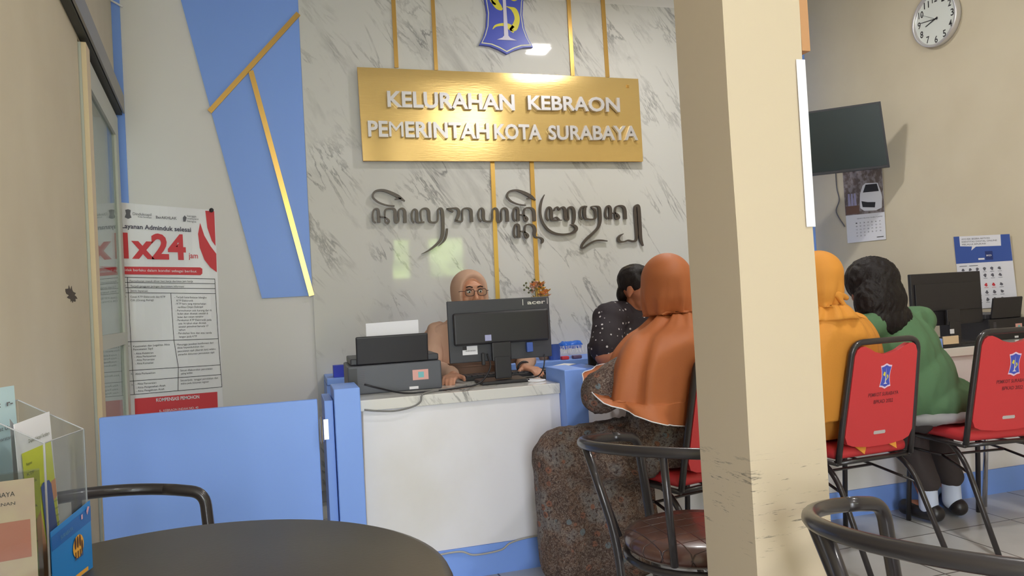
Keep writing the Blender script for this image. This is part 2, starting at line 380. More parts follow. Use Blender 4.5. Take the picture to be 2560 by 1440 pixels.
# leafy hedge outside, lit by the sky and reflected in the polished panel
hb = bmesh.new(); bmesh.ops.create_icosphere(hb, subdivisions=5, radius=1)
for v in hb.verts:
    v.co = Vector((2.2+v.co.x*2.6, -6.2+v.co.y*.8, 1.5+v.co.z*1.7))+v.co.normalized()*.35*noise.noise(v.co*5)
tag(obj('garden_hedge', hb, M['leafy']), 'bright green garden hedge outside the rear windows', 'hedge', kind='stuff')

# marble cladding, blue geometric panels
mx0 = PM.at(768, 450).x
struct('trim_1', bx(mx0, 3.62, YB-.012, YB, 0, 3.3), M['marble'])
bm = bmesh.new(); prism(bm, [PB.at(*p, .002) for p in ((440, -60), (452, 0), (655, 746), (781, 739), (742, -60))], (0, -.008, 0))
struct('trim_2', bm, M['blue'])
bm = bmesh.new(); prism(bm, [PB.at(*p, .002) for p in ((273, -60), (301, 520), (323, 520), (296, -60))], (0, -.006, 0))
struct('trim_3', bm, M['blue'])
struct('trim_4', bx(3.62, XR-.002, YB-.02, YB, 0, 3.3), M['blue'])

# gold strips
def gold(p0, p1, w, label, grp, pl=PM, out=.001):
    bm = bmesh.new(); stroke(bm, [(*p0, w), ((p0[0]+p1[0])/2, (p0[1]+p1[1])/2, w), (*p1, w)], pl, out, .012); o = obj('gold_strip', bm, M['gold']); return tag(o, label, 'trim strip', grp)
g = 'gold strips on the marble wall'
gold((980, -60), (991, 170), 10, 'vertical gold strip above the gold sign, leftmost one', g)
gold((1078, -60), (1090, 176), 9, 'vertical gold strip above the sign, just left of the crest', g)
gold((1417, -60), (1431, 190), 9, 'vertical gold strip above the sign, just right of the crest', g)
gold((1502, -60), (1518, 194), 9, 'vertical gold strip above the gold sign, rightmost one', g)
gold((1230, 402), (1250, 905), 10, 'vertical gold strip below the sign, left one, behind the seated clerk', g)
gold((1328, 402), (1352, 905), 10, 'vertical gold strip below the sign, right one, behind the flowers', g)
PBB = Plane((0, YB-.011, 0), (0, -1, 0))
gold((524, 280), (746, 35), 13, 'diagonal gold strip crossing the blue wedge on the left wall', 'gold strips on the blue wedge', PBB)
gold((627, 178), (779, 739), 13, 'long slanting gold strip running down the blue wedge', 'gold strips on the blue wedge', PBB)

# gold name plate
sign = empty('name_plate', (1.5, YB-.03, 2.3), 0, 'polished gold plate reading KELURAHAN KEBRAON on the marble wall', 'sign')
PS = Plane((0, YB-.055, 0), (0, -1, 0))
bm = bmesh.new(); c4 = [PS.at(*p) for p in ((893, 167), (1597, 196), (1607, 404), (908, 402))]; nx, nz = 40, 16; G = []
for j in range(nz+1):
    row = []
    for i in range(nx+1):
        u, v = i/nx, j/nz; p = (c4[0]*(1-u)+c4[1]*u)*(1-v)+(c4[3]*(1-u)+c4[2]*u)*v
        d = .0018*math.sin(u*9.0)+.001*math.sin(u*21+1)+(.006*math.sin((u-.85)/.15*math.pi/2) if u > .85 else 0)*math.cos(v*3)
        d += .004*max(0, 1-v/.12)**2; row.append(bm.verts.new(p+Vector((0, d, 0))))
    G.append(row)
for j in range(nz):
    for i in range(nx): bm.faces.new((G[j][i], G[j][i+1], G[j+1][i+1], G[j+1][i]))
bm.normal_update(); pl_ = obj('plate', bm, M['plate'], sign, smooth=True, world=True)
bm = bmesh.new(); prism(bm, [c+Vector((0, .0115, 0)) for c in c4], (0, .003, 0)); obj('plate_backing', bm, M['gold'], sign, world=True)
bm = bmesh.new()
for p in ((930, 190), (1570, 215), (940, 385), (1575, 390)):
    q = PS.at(*p); obj('mounting_stud', bx(q.x-.01, q.x+.01, YB-.052, YB-.0125, q.z-.01, q.z+.01), M['gold'], sign, world=True)
bm.free()
PT = Plane((0, YB-.0585, 0), (0, -1, 0))
def sign_word(s, x0, y0, x1, y1, h, bold=.026):
    # advance widths from the font, then every letter a mesh of its own
    tot = []; 
    for i in range(len(s)):
        me = text_mesh(s[:i+1], 1, 0, bold); b = max(v.co.x for v in me.vertices); D.meshes.remove(me)
        me = text_mesh(s[i], 1, 0, bold); l = min(v.co.x for v in me.vertices); r = max(v.co.x for v in me.vertices); D.meshes.remove(me); tot.append((b-(r-l), b))
    a, b = tot[0][0], tot[-1][1]
    for ch, (l, r) in zip(s, tot):
        u0, u1 = (l-a)/(b-a), (r-a)/(b-a); bm = bmesh.new()
        word(bm, ch, PT, x0+(x1-x0)*u0, y0+(y1-y0)*u0, x0+(x1-x0)*u1, y0+(y1-y0)*u1, h, 0, .026, 0 if ch == 'M' else bold)
        obj('letter', bm, M['silver'], sign, world=True)
sign_word('KELURAHAN', 968, 268, 1285, 277, 38); sign_word('KEBRAON', 1318, 275, 1547, 281, 34)
sign_word('PEMERINTAH', 920, 342, 1222, 348, 38); sign_word('KOTA', 1234, 348, 1352, 350, 36); sign_word('SURABAYA', 1369, 350, 1592, 351, 34)

# Javanese lettering
jav = empty('script_lettering', (1.4, YB-.02, 1.7), 0, 'dark bronze Javanese script lettering below the gold plate', 'lettering')
Ja = lambda L: [(900+x/6.4, 460+y/6.4, w/6.4) for x, y, w in L]
Jb = lambda L: [(1240+x/6.4, 460+y/6.4, w/6.4) for x, y, w in L]
def glyph(*strokes):
    bm = bmesh.new()
    for s in strokes: stroke(bm, s, PM, .010, .018, 1.08)
    obj('letter', bm, M['bronze'], jav, world=True)
glyph(Ja([(548, 356, 20), (430, 345, 20), (300, 300, 22), (215, 235, 28), (200, 185, 28), (228, 132, 28), (290, 107, 30), (380, 108, 36), (480, 142, 44), (590, 195, 48), (650, 235, 40), (714, 280, 14)]), Ja([(555, 248, 14), (600, 237, 24), (655, 238, 22)]))
glyph(Ja([(250, 625, 22), (210, 590, 24), (200, 500, 24), (215, 425, 24), (250, 402, 26), (283, 415, 36), (292, 470, 48), (298, 620, 48)]), Ja([(310, 530, 20), (370, 532, 20), (420, 552, 22), (455, 590, 32), (450, 620, 34), (415, 620, 28), (398, 580, 22), (396, 440, 24), (430, 403, 24), (500, 396, 28), (545, 415, 42), (560, 470, 50), (564, 598, 50), (595, 615, 28), (615, 580, 24), (612, 440, 22), (640, 402, 22), (680, 402, 34), (708, 440, 46), (714, 500, 50), (715, 625, 50)]))
glyph(Ja([(862, 622, 22), (832, 590, 24), (822, 500, 24), (838, 430, 24), (870, 412, 28), (900, 440, 42), (904, 520, 48), (906, 590, 48), (940, 618, 28), (1025, 612, 20)]), Ja([(985, 600, 22), (968, 540, 24), (966, 440, 24), (1000, 402, 24), (1058, 400, 32), (1090, 440, 46), (1096, 520, 48), (1106, 590, 40), (1140, 618, 26), (1200, 616, 24), (1236, 585, 24), (1240, 500, 24), (1240, 425, 24), (1265, 397, 28), (1298, 410, 44), (1314, 480, 50), (1320, 650, 50), (1316, 800, 50), (1285, 900, 42), (1210, 980, 34), (1100, 1062, 24), (978, 1124, 6)]), Ja([(1386, 715, 26), (1380, 800, 28), (1345, 905, 26), (1255, 992, 8)]))
glyph(Ja([(1375, 402, 14), (1430, 420, 28), (1485, 448, 26)]), Ja([(1380, 402, 14), (1480, 392, 22), (1548, 402, 34), (1575, 450, 46), (1562, 520, 46), (1530, 588, 40)]), Ja([(1512, 590, 24), (1600, 606, 26), (1630, 580, 24), (1630, 440, 22), (1655, 400, 22), (1718, 394, 28), (1764, 425, 46), (1772, 500, 48), (1780, 610, 48)]))
glyph(Ja([(1935, 602, 22), (1896, 560, 24), (1886, 480, 24), (1905, 412, 24), (1940, 397, 30), (1965, 440, 44), (1968, 550, 46), (2000, 598, 28), (2080, 600, 24), (2110, 565, 24), (2112, 440, 22), (2132, 398, 24), (2170, 405, 40), (2190, 460, 48), (2196, 595, 48), (2235, 604, 26), (2255, 570, 24), (2252, 440, 22), (2275, 397, 24), (2320, 400, 36), (2345, 455, 48), (2350, 605, 48)]))
glyph(Jb([(470, 345, 14), (350, 330, 18), (240, 285, 22), (180, 225, 26), (170, 180, 26), (200, 130, 26), (270, 107, 26), (350, 112, 32), (450, 150, 44), (550, 205, 46), (622, 264, 12)]), Jb([(485, 240, 12), (540, 228, 22)]))
na = [[(300, 595, 26), (272, 560, 28), (266, 480, 28), (285, 402, 28), (318, 388, 34), (342, 425, 46), (345, 595, 50)], [(360, 497, 18), (420, 500, 20), (468, 530, 26), (490, 565, 36), (470, 592, 34), (442, 565, 22), (438, 500, 24), (440, 430, 24), (470, 390, 22), (540, 388, 26), (585, 420, 42), (600, 480, 48), (605, 598, 46)]]
glyph(*[Jb(s) for s in na])
sh = [[(x+12, y+266, w) for x, y, w in s] for s in na]; sh[1] = sh[1][:-1]+[(605, 800, 46), (622, 850, 28), (690, 862, 24), (732, 890, 36), (732, 930, 34), (715, 952, 12)]
glyph(*[Jb(s) for s in sh])
glyph(Jb([(767, 175, 8), (725, 260, 24), (702, 380, 28), (705, 500, 28), (740, 620, 30), (820, 730, 34), (930, 793, 34), (1060, 812, 30), (1180, 795, 30), (1255, 755, 42), (1275, 710, 46), (1240, 668, 34), (1175, 655, 10)]))
glyph(Jb([(835, 590, 24), (802, 550, 26), (796, 460, 26), (815, 392, 28), (848, 382, 32), (872, 425, 44), (878, 550, 46), (905, 580, 30), (1045, 582, 10)]), Jb([(915, 550, 14), (958, 540, 26), (1005, 575, 18)]), Jb([(915, 430, 22), (935, 390, 20), (975, 378, 26), (1000, 418, 24), (1022, 388, 20), (1070, 382, 36), (1095, 430, 46), (1106, 550, 48), (1138, 580, 26), (1152, 550, 22), (1142, 420, 22), (1160, 378, 24), (1210, 384, 38), (1236, 440, 46), (1238, 560, 46), (1222, 640, 26)]))
glyph(Jb([(1372, 572, 22), (1340, 530, 26), (1334, 440, 26), (1355, 382, 26), (1400, 367, 28), (1446, 368, 20)]), Jb([(1415, 375, 40), (1405, 440, 46), (1410, 520, 44), (1440, 562, 28), (1530, 570, 24), (1580, 545, 28), (1582, 480, 28), (1568, 420, 30), (1510, 368, 12), (1600, 363, 22), (1640, 390, 40), (1650, 480, 50), (1652, 600, 46), (1620, 700, 36), (1540, 790, 36), (1440, 880, 38), (1370, 970, 32), (1362, 1018, 26), (1400, 1018, 22), (1480, 962, 26), (1580, 912, 26), (1680, 905, 24), (1772, 916, 10)]))
glyph(Jb([(1778, 562, 24), (1745, 520, 26), (1740, 440, 26), (1762, 372, 28), (1798, 362, 34), (1818, 410, 44), (1820, 565, 48)]), Jb([(1840, 472, 16), (1900, 472, 20), (1942, 505, 30), (1950, 540, 40), (1920, 560, 30), (1898, 530, 22), (1896, 400, 24), (1930, 360, 22), (1990, 356, 28), (2032, 380, 42), (2050, 440, 46), (2056, 565, 48)]))
glyph(Jb([(2028, 798, 8), (1972, 830, 26), (1945, 880, 42), (1975, 925, 32), (2040, 925, 22), (2100, 905, 24), (2180, 920, 28), (2230, 895, 32), (2236, 800, 34), (2222, 600, 34), (2210, 400, 34), (2230, 352, 30), (2262, 360, 46), (2275, 450, 50), (2290, 700, 50), (2302, 880, 46), (2342, 992, 16)]))

# ------------------------------------------------------------ city crest
crest_out = [(225, -430), (250, -300), (290, -130), (300, 100), (300, 480), (262, 780), (140, 1050), (330, 1060), (560, 1140), (840, 1300), (1020, 1180), (1200, 1110), (1420, 1110), (1350, 900), (1290, 620), (1262, 420), (1275, 150), (1310, 0)]
def crest(parent, fn, s=1.0, small=False):
    """fn(u,v,w) maps crest space (v up, half height 1) to the world"""
    half = [(0, -1), (.16, -.9), (.34, -.82), (.52, -.80), (.56, -.80), (.47, -.6), (.40, -.35), (.37, 0)]
    lft = [(-u, v) for u, v in half]
    poly = half+[(u, -v) for u, v in half[-2::-1]]+[(-u, -v) for u, v in half[1:]]+[(-u, v) for u, v in half[-2:0:-1]]
    def layer(name, pts, w0, w1, m):
        bm = bmesh.new(); a = [bm.verts.new(fn(u, v, w0)) for u, v in pts]; b = [bm.verts.new(fn(u, v, w1)) for u, v in pts]; n = len(a)
        f1 = bm.faces.new(a); f2 = bm.faces.new(b[::-1])
        for i in range(n): bm.faces.new((a[i], a[(i+1) % n], b[(i+1) % n], b[i]))
        tri(bm, [f1, f2]); return obj(name, bm, m, parent, world=True)
    sc = lambda k: [(u*(1-(1-k)*1.6), v*k) for u, v in poly]
    CB = M['crest_blue']; CY = M['crest_yellow']
    layer('shield', poly, 0, 1.0, M['crest_rim'] if small else CB)
    layer('shield_border', sc(.955), 1.0, 1.1, M['crest_cream'])
    layer('shield_field', sc(.925), 1.1, 1.2, CB)
    mon = [(-.20, -.66), (-.08, -.60), (-.045, -.55), (-.035, 0), (-.03, .6), (0, .78), (.03, .6), (.035, 0), (.045, -.55), (.08, -.60), (.22, -.66)]
    layer('monument', mon, 1.3, 1.45, M['crest_white'])
    def rib(name, pts):
        P = smoothpts(pts, 4); L = []; Q = []
        for i, (x, y, w) in enumerate(P):
            a = P[max(i-1, 0)]; b = P[min(i+1, len(P)-1)]; dx, dy = b[0]-a[0], b[1]-a[1]; l = math.hypot(dx, dy) or 1
            L.append((x-dy/l*w/2, y+dx/l*w/2)); Q.append((x+dy/l*w/2, y-dx/l*w/2))
        bm = bmesh.new()
        for i in range(len(L)-1): quad(bm, [fn(*L[i], 1.25), fn(*L[i+1], 1.25), fn(*Q[i+1], 1.25), fn(*Q[i], 1.25)])
        return obj(name, bm, CY, parent, world=True)
    rib('crocodile', [(-.27, -.40, .01), (-.20, -.31, .05), (-.05, -.27, .075), (.06, -.30, .12), (.15, -.36, .15), (.21, -.27, .13), (.25, -.12, .11), (.235, .02, .11), (.19, .12, .11), (.12, .16, .05), (.04, .19, .015)])
    rib('crocodile_leg', [(.17, -.30, .05), (.10, -.38, .05), (.16, -.46, .03)])
    rib('fish', [(-.05, .10, .05), (-.12, .16, .14), (-.19, .30, .15), (-.17, .45, .14), (-.05, .50, .09), (.08, .42, .06), (.18, .40, .05), (.25, .47, .03), (.28, .56, .01)])
    rib('fish_tail', [(.12, .40, .04), (.20, .36, .05), (.27, .37, .01)])
    rib('fish_fin', [(-.27, .42, .01), (-.26, .30, .06), (-.18, .22, .04)])
M['crest_blue'] = mat('crest_blue', (70, 84, 190), .35); M['crest_yellow'] = mat('crest_yellow', (226, 214, 60), .4); M['crest_cream'] = mat('crest_cream', (226, 224, 190), .4)
M['crest_white'] = mat('crest_white', (214, 208, 226), .4); M['crest_rim'] = mat('crest_rim', (226, 200, 226), .5)
em = empty('city_crest', (1.5, YB-.03, 2.9), 0, 'blue shield crest with white monument and yellow fish above the gold plate', 'crest')
ct = PM.at(1180+835/9.6, 1300/9.6, .02); cwid = (PM.at(1180+1425/9.6, 115, .02)-PM.at(1180+130/9.6, 111, .02)).length
chh = cwid/1.12*1.0
crest(em, lambda u, v, w: Vector((ct.x+u*chh*1.0, YB-.013-.024*min(w, 1)-.004*max(w-1, 0)*4, ct.z+chh*(v+1)*.80)))

# ceiling lamps
for i, (x, y, sz, pw_) in enumerate(LAMPS):
    t = empty('ceiling_lamp', (x, y, CEIL), 0, ('small square ceiling lamp over the clerks counter', 'small square ceiling lamp over the waiting area', 'large square ceiling panel lamp behind the round table')[i], 'lamp', 'ceiling lamps')
    obj('housing', bx(-sz*.7, sz*.7, -sz*.7, sz*.7, -.03, 0, bev=.006), M['white'], t)
    obj('diffuser', bx(-sz/2, sz/2, -sz/2, sz/2, -.045, -.0305, bev=.004), mat('lamp_glow_%d' % i, (255, 250, 240), .5, emit=16), t)
    l = area('lamp_light', (x, y, CEIL-.06), (x, y, 0), sz, sz, pw_, (1, .985, .96)); l.parent = t; l.matrix_parent_inverse = wm(t).inverted()
# ------------------------------------------------------------ sliding door in the left wall
def lbox(bm, s0, s1, o0, o1, z0, z1):
    pts = [lw(s0, z0, o0), lw(s1, z0, o0), lw(s1, z0, o1), lw(s0, z0, o1)]; prism(bm, pts, (0, 0, z1-z0))
M['jamb'] = mat('beige_jamb', (226, 204, 168), .5); M['rail'] = mat('grey_rail', (150, 146, 140), .4, .2); M['recess_shade'] = mat('recess_shade_paint', (66, 66, 58), .6)  # darkest tone is shade painted into the track and the door gap
M['doorwhite'] = mat('door_white', (200, 200, 188), .5)
dr = empty('door_1', lw(.7, 0), 0, None, None); dr['kind'] = 'structure'
bm = bmesh.new(); lbox(bm, 1.20, 1.40, -.02, .010, .02, 2.40); lbox(bm, .03, .16, -.02, .010, .02, 2.40); lbox(bm, .16, 1.20, -.02, .010, 2.27, 2.40); lbox(bm, .16, 1.20, -.02, .010, .02, .2); lbox(bm, .16, 1.20, -.02, .010, 1.03, 1.10)
obj('door_leaf', bm, M['doorwhite'], dr, world=True)
bm = bmesh.new(); lbox(bm, .16, 1.20, -.008, -.002, .2, 1.03); lbox(bm, .16, 1.20, -.008, -.002, 1.10, 2.27)
obj('pane', bm, M['glass'], dr, world=True)
bm = bmesh.new(); lbox(bm, 1.405, 1.419, -.02, -.004, .0, 2.40); obj('shadow_gap', bm, M['recess_shade'], dr, world=True)  # solid dark strip in place of the shade in the gap
bm = bmesh.new(); lbox(bm, 1.29, 1.40, .0105, .03, .02, 2.40); obj('stile', bm, M['jamb'], dr, world=True)
bm = bmesh.new(); lbox(bm, .03, 3.2, .040, .050, 2.43, 2.54); lbox(bm, .03, 3.2, .002, .040, 2.525, 2.54); tr = obj('trim_5', bm, M['rail']); tr['kind'] = 'structure'
bm = bmesh.new(); lbox(bm, .03, 3.2, .002, .036, 2.42, 2.523); tr2 = obj('track_channel', bm, M['recess_shade'], tr)  # dark block fills the channel as its painted shade
# room beyond the glazed door
struct('wall_side_room', bx(-3.2, -3.05, 2.6, YB+.1, 0, 2.6), M['white_wall'])
bm = bmesh.new(); box(bm, -3.2, -1.201, YB, YB+.1, 0, 2.6); struct('wall_side_room_back', bm, M['white_wall'])
bm = bmesh.new(); box(bm, -3.2, -1.42, 2.5, 2.6, 0, 2.6); struct('side_room_light_baffle', bm, M['white_wall'])  # unseen wall cut short, its gap sets the daylight behind the glass
struct('ceiling_side_room', bx(-3.2, -1.1, 2.5, YB+.1, 2.6, 2.7), M['ceiling'])
struct('floor_side_room', bx(-3.2, -1.61, 2.5, YB+.1, -.1, 0), M['tiles'])
# scuff on the left wall
bm = bmesh.new(); c0 = PL.at(172, 735, .002)
pts = []
for k in range(28):
    a = 2*math.pi*k/28; r = .5+.5*random.random(); pts.append(PL.at(176+16*math.cos(a)*r+ (6 if math.sin(a) > 0 else 0), 738+26*math.sin(a)*r, .001))
prism(bm, pts, -LN*.0005); obj('scuff_mark', bm, mat('scuff', (84, 74, 66), .8), wl, world=True)

# ------------------------------------------------------------ pillar
px0, px1, py0, py1 = .946, 1.143, 1.45, 1.66
bm = bmesh.new(); vs = box(bm, px0, px1, py0, py1, 0, CEIL)
bmesh.ops.subdivide_edges(bm, edges=[e for e in bm.edges if abs(e.verts[0].co.z-e.verts[1].co.z) > 1], cuts=60, use_grid_fill=True)
for v in bm.verts:
    if 0 < v.co.z < CEIL: v.co.x += .0025*noise.noise(Vector((v.co.x*9, v.co.y*9, v.co.z*3))); v.co.y += .0025*noise.noise(Vector((v.co.x*9+5, v.co.y*9, v.co.z*3)))
o = struct('pillar', bm, M['pillar']); tag(o, 'square cream pillar standing in front of the counter', 'pillar')
PP = Plane((0, py0-.004, 0), (0, -1, 0))
def vbox(bm, x0, x1, y0, y1, za, zb): box(bm, x0, x1, y0, y1, za, zb)
a = PP.at(1985, 148); b = PP.at(2022, 567)
bm = bmesh.new(); box(bm, px1+.003, px1+.0045, py0-.0045, py1-.03, b.z, a.z); box(bm, px1-.019, px1+.003, py0-.0045, py0-.003, b.z, a.z)
tag(obj('paper_sheet', bm, M['white']), 'white paper sheet stuck along the right side of the pillar', 'paper')
zt = PP.at(2010, 125).z
pf = empty('picture_frame', (px1+.015, 1.55, zt), 0, 'brown wooden frame hung high on the right side of the pillar', 'frame')
bm = bmesh.new()
for (y0, y1, z0, z1) in ((py0+.0, py0+.02, zt, zt+.45), (py1-.04, py1-.02, zt, zt+.45), (py0+.02, py1-.04, zt, zt+.02), (py0+.02, py1-.04, zt+.43, zt+.45)): box(bm, px1+.002, px1+.024, y0, y1, z0, z1)
obj('border', bm, M['wood'], pf, world=True)
obj('picture', bx(px1+.002, px1+.012, py0+.02, py1-.04, zt+.02, zt+.43), M['white'], pf, world=True)

# ------------------------------------------------------------ counter
CY, CT = 3.16, .785
posts = [.155, 1.125, 2.095, 3.065]; pw = .102
nm = ['beside the swing gate', 'between the printer desk and the blue folder', 'hidden half behind the cream pillar', 'left of the far right desk']
for i, x in enumerate(posts):
    bm = bx(x, x+pw, 3.085, 3.34, 0, .845, bev=.004)
    tag(obj('counter_post', bm, M['blue']), 'blue square counter post '+nm[i], 'post', 'blue posts of the counter')
segs = [(posts[i]+pw+.001, (posts[i+1]-.001 if i < 3 else XR-.003)) for i in range(4)]
sn = ['below the black monitor and printer', 'in front of the man in the dotted shirt', 'behind the chairs right of the pillar', 'at the far right by the cream wall']
for i, (x0, x1) in enumerate(segs):
    t = empty('service_counter', ((x0+x1)/2, CY, 0), 0, 'white service counter with marble top, '+sn[i], 'counter', 'counter sections')
    obj('worktop', bx(x0, x1, CY-.012, 3.74, CT-.045, CT, bev=.003), M['marble_top'], t, world=True)
    obj('front_panel', bx(x0, x1, CY+.004, CY+.026, .13, CT-.046), M['front'], t, world=True)
    obj('kickboard', bx(x0, x1, CY-.0, CY+.03, 0, .129), M['blue'], t, world=True)
    obj('side_panel', bx(x0+.002, x0+.02, CY+.03, 3.70, 0, CT-.046), M['front'], t, world=True)
    obj('side_panel', bx(x1-.02, x1-.002, CY+.03, 3.70, 0, CT-.046), M['front'], t, world=True)

# swing gate
gt = empty('swing_gate', (-.3, 3.12, 0), 0, 'low blue swing gate between the left wall and the counter', 'gate')
obj('panel', bx(-.688, .092, 3.125, 3.155, .06, .808, bev=.003), M['blue'], gt, world=True)
hz = on(805, 1075, Y=3.11)
bm = bmesh.new(); tube(bm, [(.104, 3.108, hz.z-.045), (.104, 3.108, hz.z+.045)], .0075, 14); tube(bm, [(.104, 3.108, hz.z+.045), (.104, 3.108, hz.z+.053)], .005, 12); tube(bm, [(.104, 3.108, hz.z-.053), (.104, 3.108, hz.z-.045)], .005, 12)
box(bm, .098, .13, 3.114, 3.119, hz.z-.04, hz.z+.04)
obj('hinge', bm, M['chrome'], gt, world=True)
tag(obj('hinge_post', bx(.118, .152, 3.12, 3.40, 0, .80, bev=.003), M['blue']), 'narrow blue hinge post right of the swing gate', 'post')

# cabinet along the back wall
cb = empty('wall_cabinet', (2, 4.9, 0), 0, 'long low blue cabinet along the marble wall behind the clerks', 'cabinet')
obj('cabinet_top', bx(.20, XR-.003, 4.68, YB-.014, .715, .752, bev=.003), M['blue'], cb, world=True)
obj('body', bx(.22, XR-.003, 4.71, YB-.014, .0, .714), M['front'], cb, world=True)
obj('end_panel', bx(.198, .219, 4.69, YB-.014, 0, .714), M['blue'], cb, world=True)

# ------------------------------------------------------------ monitors
def screen_unit(name, loc, rz, w, h, label, grp, z0=.10, logo=True):
    t = empty(name, loc, rz, label, 'monitor', grp)     # local: back faces -Y, stands on z=0
    bm = bmesh.new(); box(bm, -w/2, w/2, .0, .022, z0, z0+h, bev=.004)
    obj('back_panel', bm, M['black'] if logo else M['black2'], t)
    obj('screen', bx(-w/2+.012, w/2-.012, .0225, .024, z0+.014, z0+h-.012), M['screen'], t)
    bm = bmesh.new(); box(bm, -w/2+.02, w/2-.015, -.028 if logo else -.008, -.0005, z0+h*.28, z0+h*.80, bev=.010 if logo else .003)
    hs = obj('rear_housing', bm, M['black2'], t)
    bm = bmesh.new(); box(bm, -.055, .035, -.045, -.0285, z0-.0, z0+h*.30, bev=.004); box(bm, -.045, .03, -.05, -.025, .02, z0+.02, bev=.003)
    obj('stand_neck', bm, M['black2'], t)
    obj('stand_base', bx(-.12, .10, -.10, .09, 0, .016, bev=.006), M['black2'], t)
    if logo:
        bm = bmesh.new()
        text_into(bm, 'acer', lambda u, v, q: Vector((w/2-.108+u*.088, -.0012, z0+h-.033+v*.0185)), .02); obj('logo', bm, M['silver'], t)
        bm = bmesh.new()
        for x in (w/2-.128, w/2-.008): box(bm, x-.003, x, -.0012, -.0006, z0+h-.036, z0+h-.008)
        obj('logo_bracket', bm, M['silver'], t)
        obj('sticker', bx(-.082, -.052, -.0292, -.0286, z0+.095, z0+.122), mat('lilac', (170, 172, 210), .5), t)
        st = obj('spec_label', bx(-w/2+.06, -w/2+.13, -.0012, -.0006, z0+.035, z0+.075), M['white'], t)
        bm = bmesh.new()
        for k in range(12): box(bm, -w/2+.075+k*.004, -w/2+.0765+k*.004, -.0018, -.0012, z0+.050, z0+.056)
        box(bm, -w/2+.06, -w/2+.08, -.0018, -.0012, z0+.058, z0+.075); obj('barcode', bm, M['ink'], st)
        obj('video_plug', bx(.115, .145, -.028, -.005, z0+.03, z0+.075, bev=.003), M['navyp'], t)
        obj('power_plug', bx(-.10, -.085, -.028, -.005, z0-.015, z0+.04, bev=.003), M['black2'], t)
    return t
m1 = screen_unit('monitor', (.937, 3.40, CT), R(-1.5), .488, .284, 'black computer monitor seen from behind, hiding the veiled clerk', 'office monitors')
m2 = screen_unit('monitor', (3.50, 3.36, CT), R(0), .486, .29, 'dark computer monitor below the wall poster at far right', 'office monitors', z0=.105, logo=False)
obj('sticker', bx(-.05, -.022, -.052, -.0505, .06, .085), M['white'], m2)

# printers
def printer(loc, rz, label, gm='grey'):
    t = empty('printer', loc, rz, label, 'printer', 'office printers')      # rear faces -Y
    obj('body', bx(-.205, .205, 0, .34, .0, .125, bev=.006), M[gm], t)
    obj('scanner_lid', bx(-.19, .20, .03, .34, .1255, .155, bev=.006), M['black'], t)
    obj('rear_recess', bx(-.20, -.165, -.002, -.0004, .02, .115), M['black2'], t)
    bm = bmesh.new(); box(bm, -.165, .150, -.0, .012, .0, .125, bev=.006, M=Matrix.Translation((0, .005, .127)) @ Matrix.Rotation(R(10), 4, 'X'))
    obj('paper_support', bm, M['black2'], t)
    s = obj('sticker', bx(.075, .145, -.0014, -.0004, .045, .09), mat('pink_label', (226, 168, 160), .5), t)
    obj('sticker_print', bx(.10, .125, -.002, -.0015, .055, .08), mat('teal', (120, 190, 196), .5), s)
    obj('asset_tag', bx(.058, .098, -.0014, -.0004, .006, .018), M['white'], t)
    bm = bmesh.new()
    for k in range(9): box(bm, -.158, -.130, -.0012, -.0004, .038+k*.008, .041+k*.008)
    obj('spec_text', bm, M['inkg'], t)
    return t
p1 = printer((.437, 3.36, CT), R(-1), 'black printer with upright paper support beside the left blue post')
bm = bmesh.new(); box(bm, -.115, .115, -.0005, .0005, .03, .185, M=Matrix.Translation((0, .026, .127)) @ Matrix.Rotation(R(10), 4, 'X') @ Matrix.Rotation(R(-1), 4, 'Y'))
for v in bm.verts: v.co += Vector((.437, 3.36, CT))
tag(obj('paper_sheet', bm, M['white']), 'white paper sheet standing in the printer feed', 'paper')
p2 = printer((3.887, 3.33, CT), R(0), 'dark printer at the right frame edge beside the far monitor', 'black2'); p2.scale = (.68, 1, .95)
tag(obj('computer_case', bx(3.385, 3.62, 3.17, 3.24, CT+.0005, CT+.0015), M['black2']), 'thin black pad under the far right monitor', 'pad')
dk = empty('card_reader', (3.33, 3.21, CT), 0, 'low black desk device with a beige card, under the far monitor', 'device')
bm = bmesh.new(); box(bm, 3.23, 3.375, 3.17, 3.25, CT+.002, CT+.055, bev=.004); obj('body', bm, M['black2'], dk, world=True)
bm = bmesh.new(); box(bm, 3.25, 3.35, 3.162, 3.167, CT+.02, CT+.062); obj('card', bm, M['jamb'], dk, world=True)

# keyboard, cables and desk clutter
kb = empty('keyboard', (1.0, 3.62, CT), 0, 'black keyboard lying behind the large monitor stand', 'keyboard')
obj('base', bx(-.21, .21, -.07, .07, 0, .018, bev=.004), M['black2'], kb)
bm = bmesh.new()
for i in range(14):
    for j in range(4): box(bm, -.2+i*.029, -.175+i*.029, -.06+j*.03, -.035+j*.03, .0185, .024)
obj('keys', bm, M['black'], kb)
def cable(pts, r, label, m='black2', sm=8):
    return tag(obj('cable', tb(pts, r, 8, sm), M[m] if isinstance(m, str) else m, smooth=True), label, 'cable')
z = CT+.005
cable([(.86, 3.37, .92), (.86, 3.33, .86), (.80, 3.30, .80), (.70, 3.26, z), (.55, 3.22, z), (.45, 3.25, z), (.36, 3.33, z+.02), (.30, 3.352, z+.04)], .004, 'black power cable running from the monitor to the printer')
cable([(.74, 3.30, z+.004), (.62, 3.24, z), (.56, 3.20, z+.001), (.515, 3.142, z-.002), (.505, 3.138, .76), (.47, 3.139, .742), (.40, 3.139, .732), (.33, 3.139, .738), (.275, 3.139, .748)], .0035, 'grey cable draped over the marble edge and tied below it', mat('grey_cable', (120, 118, 116), .5))
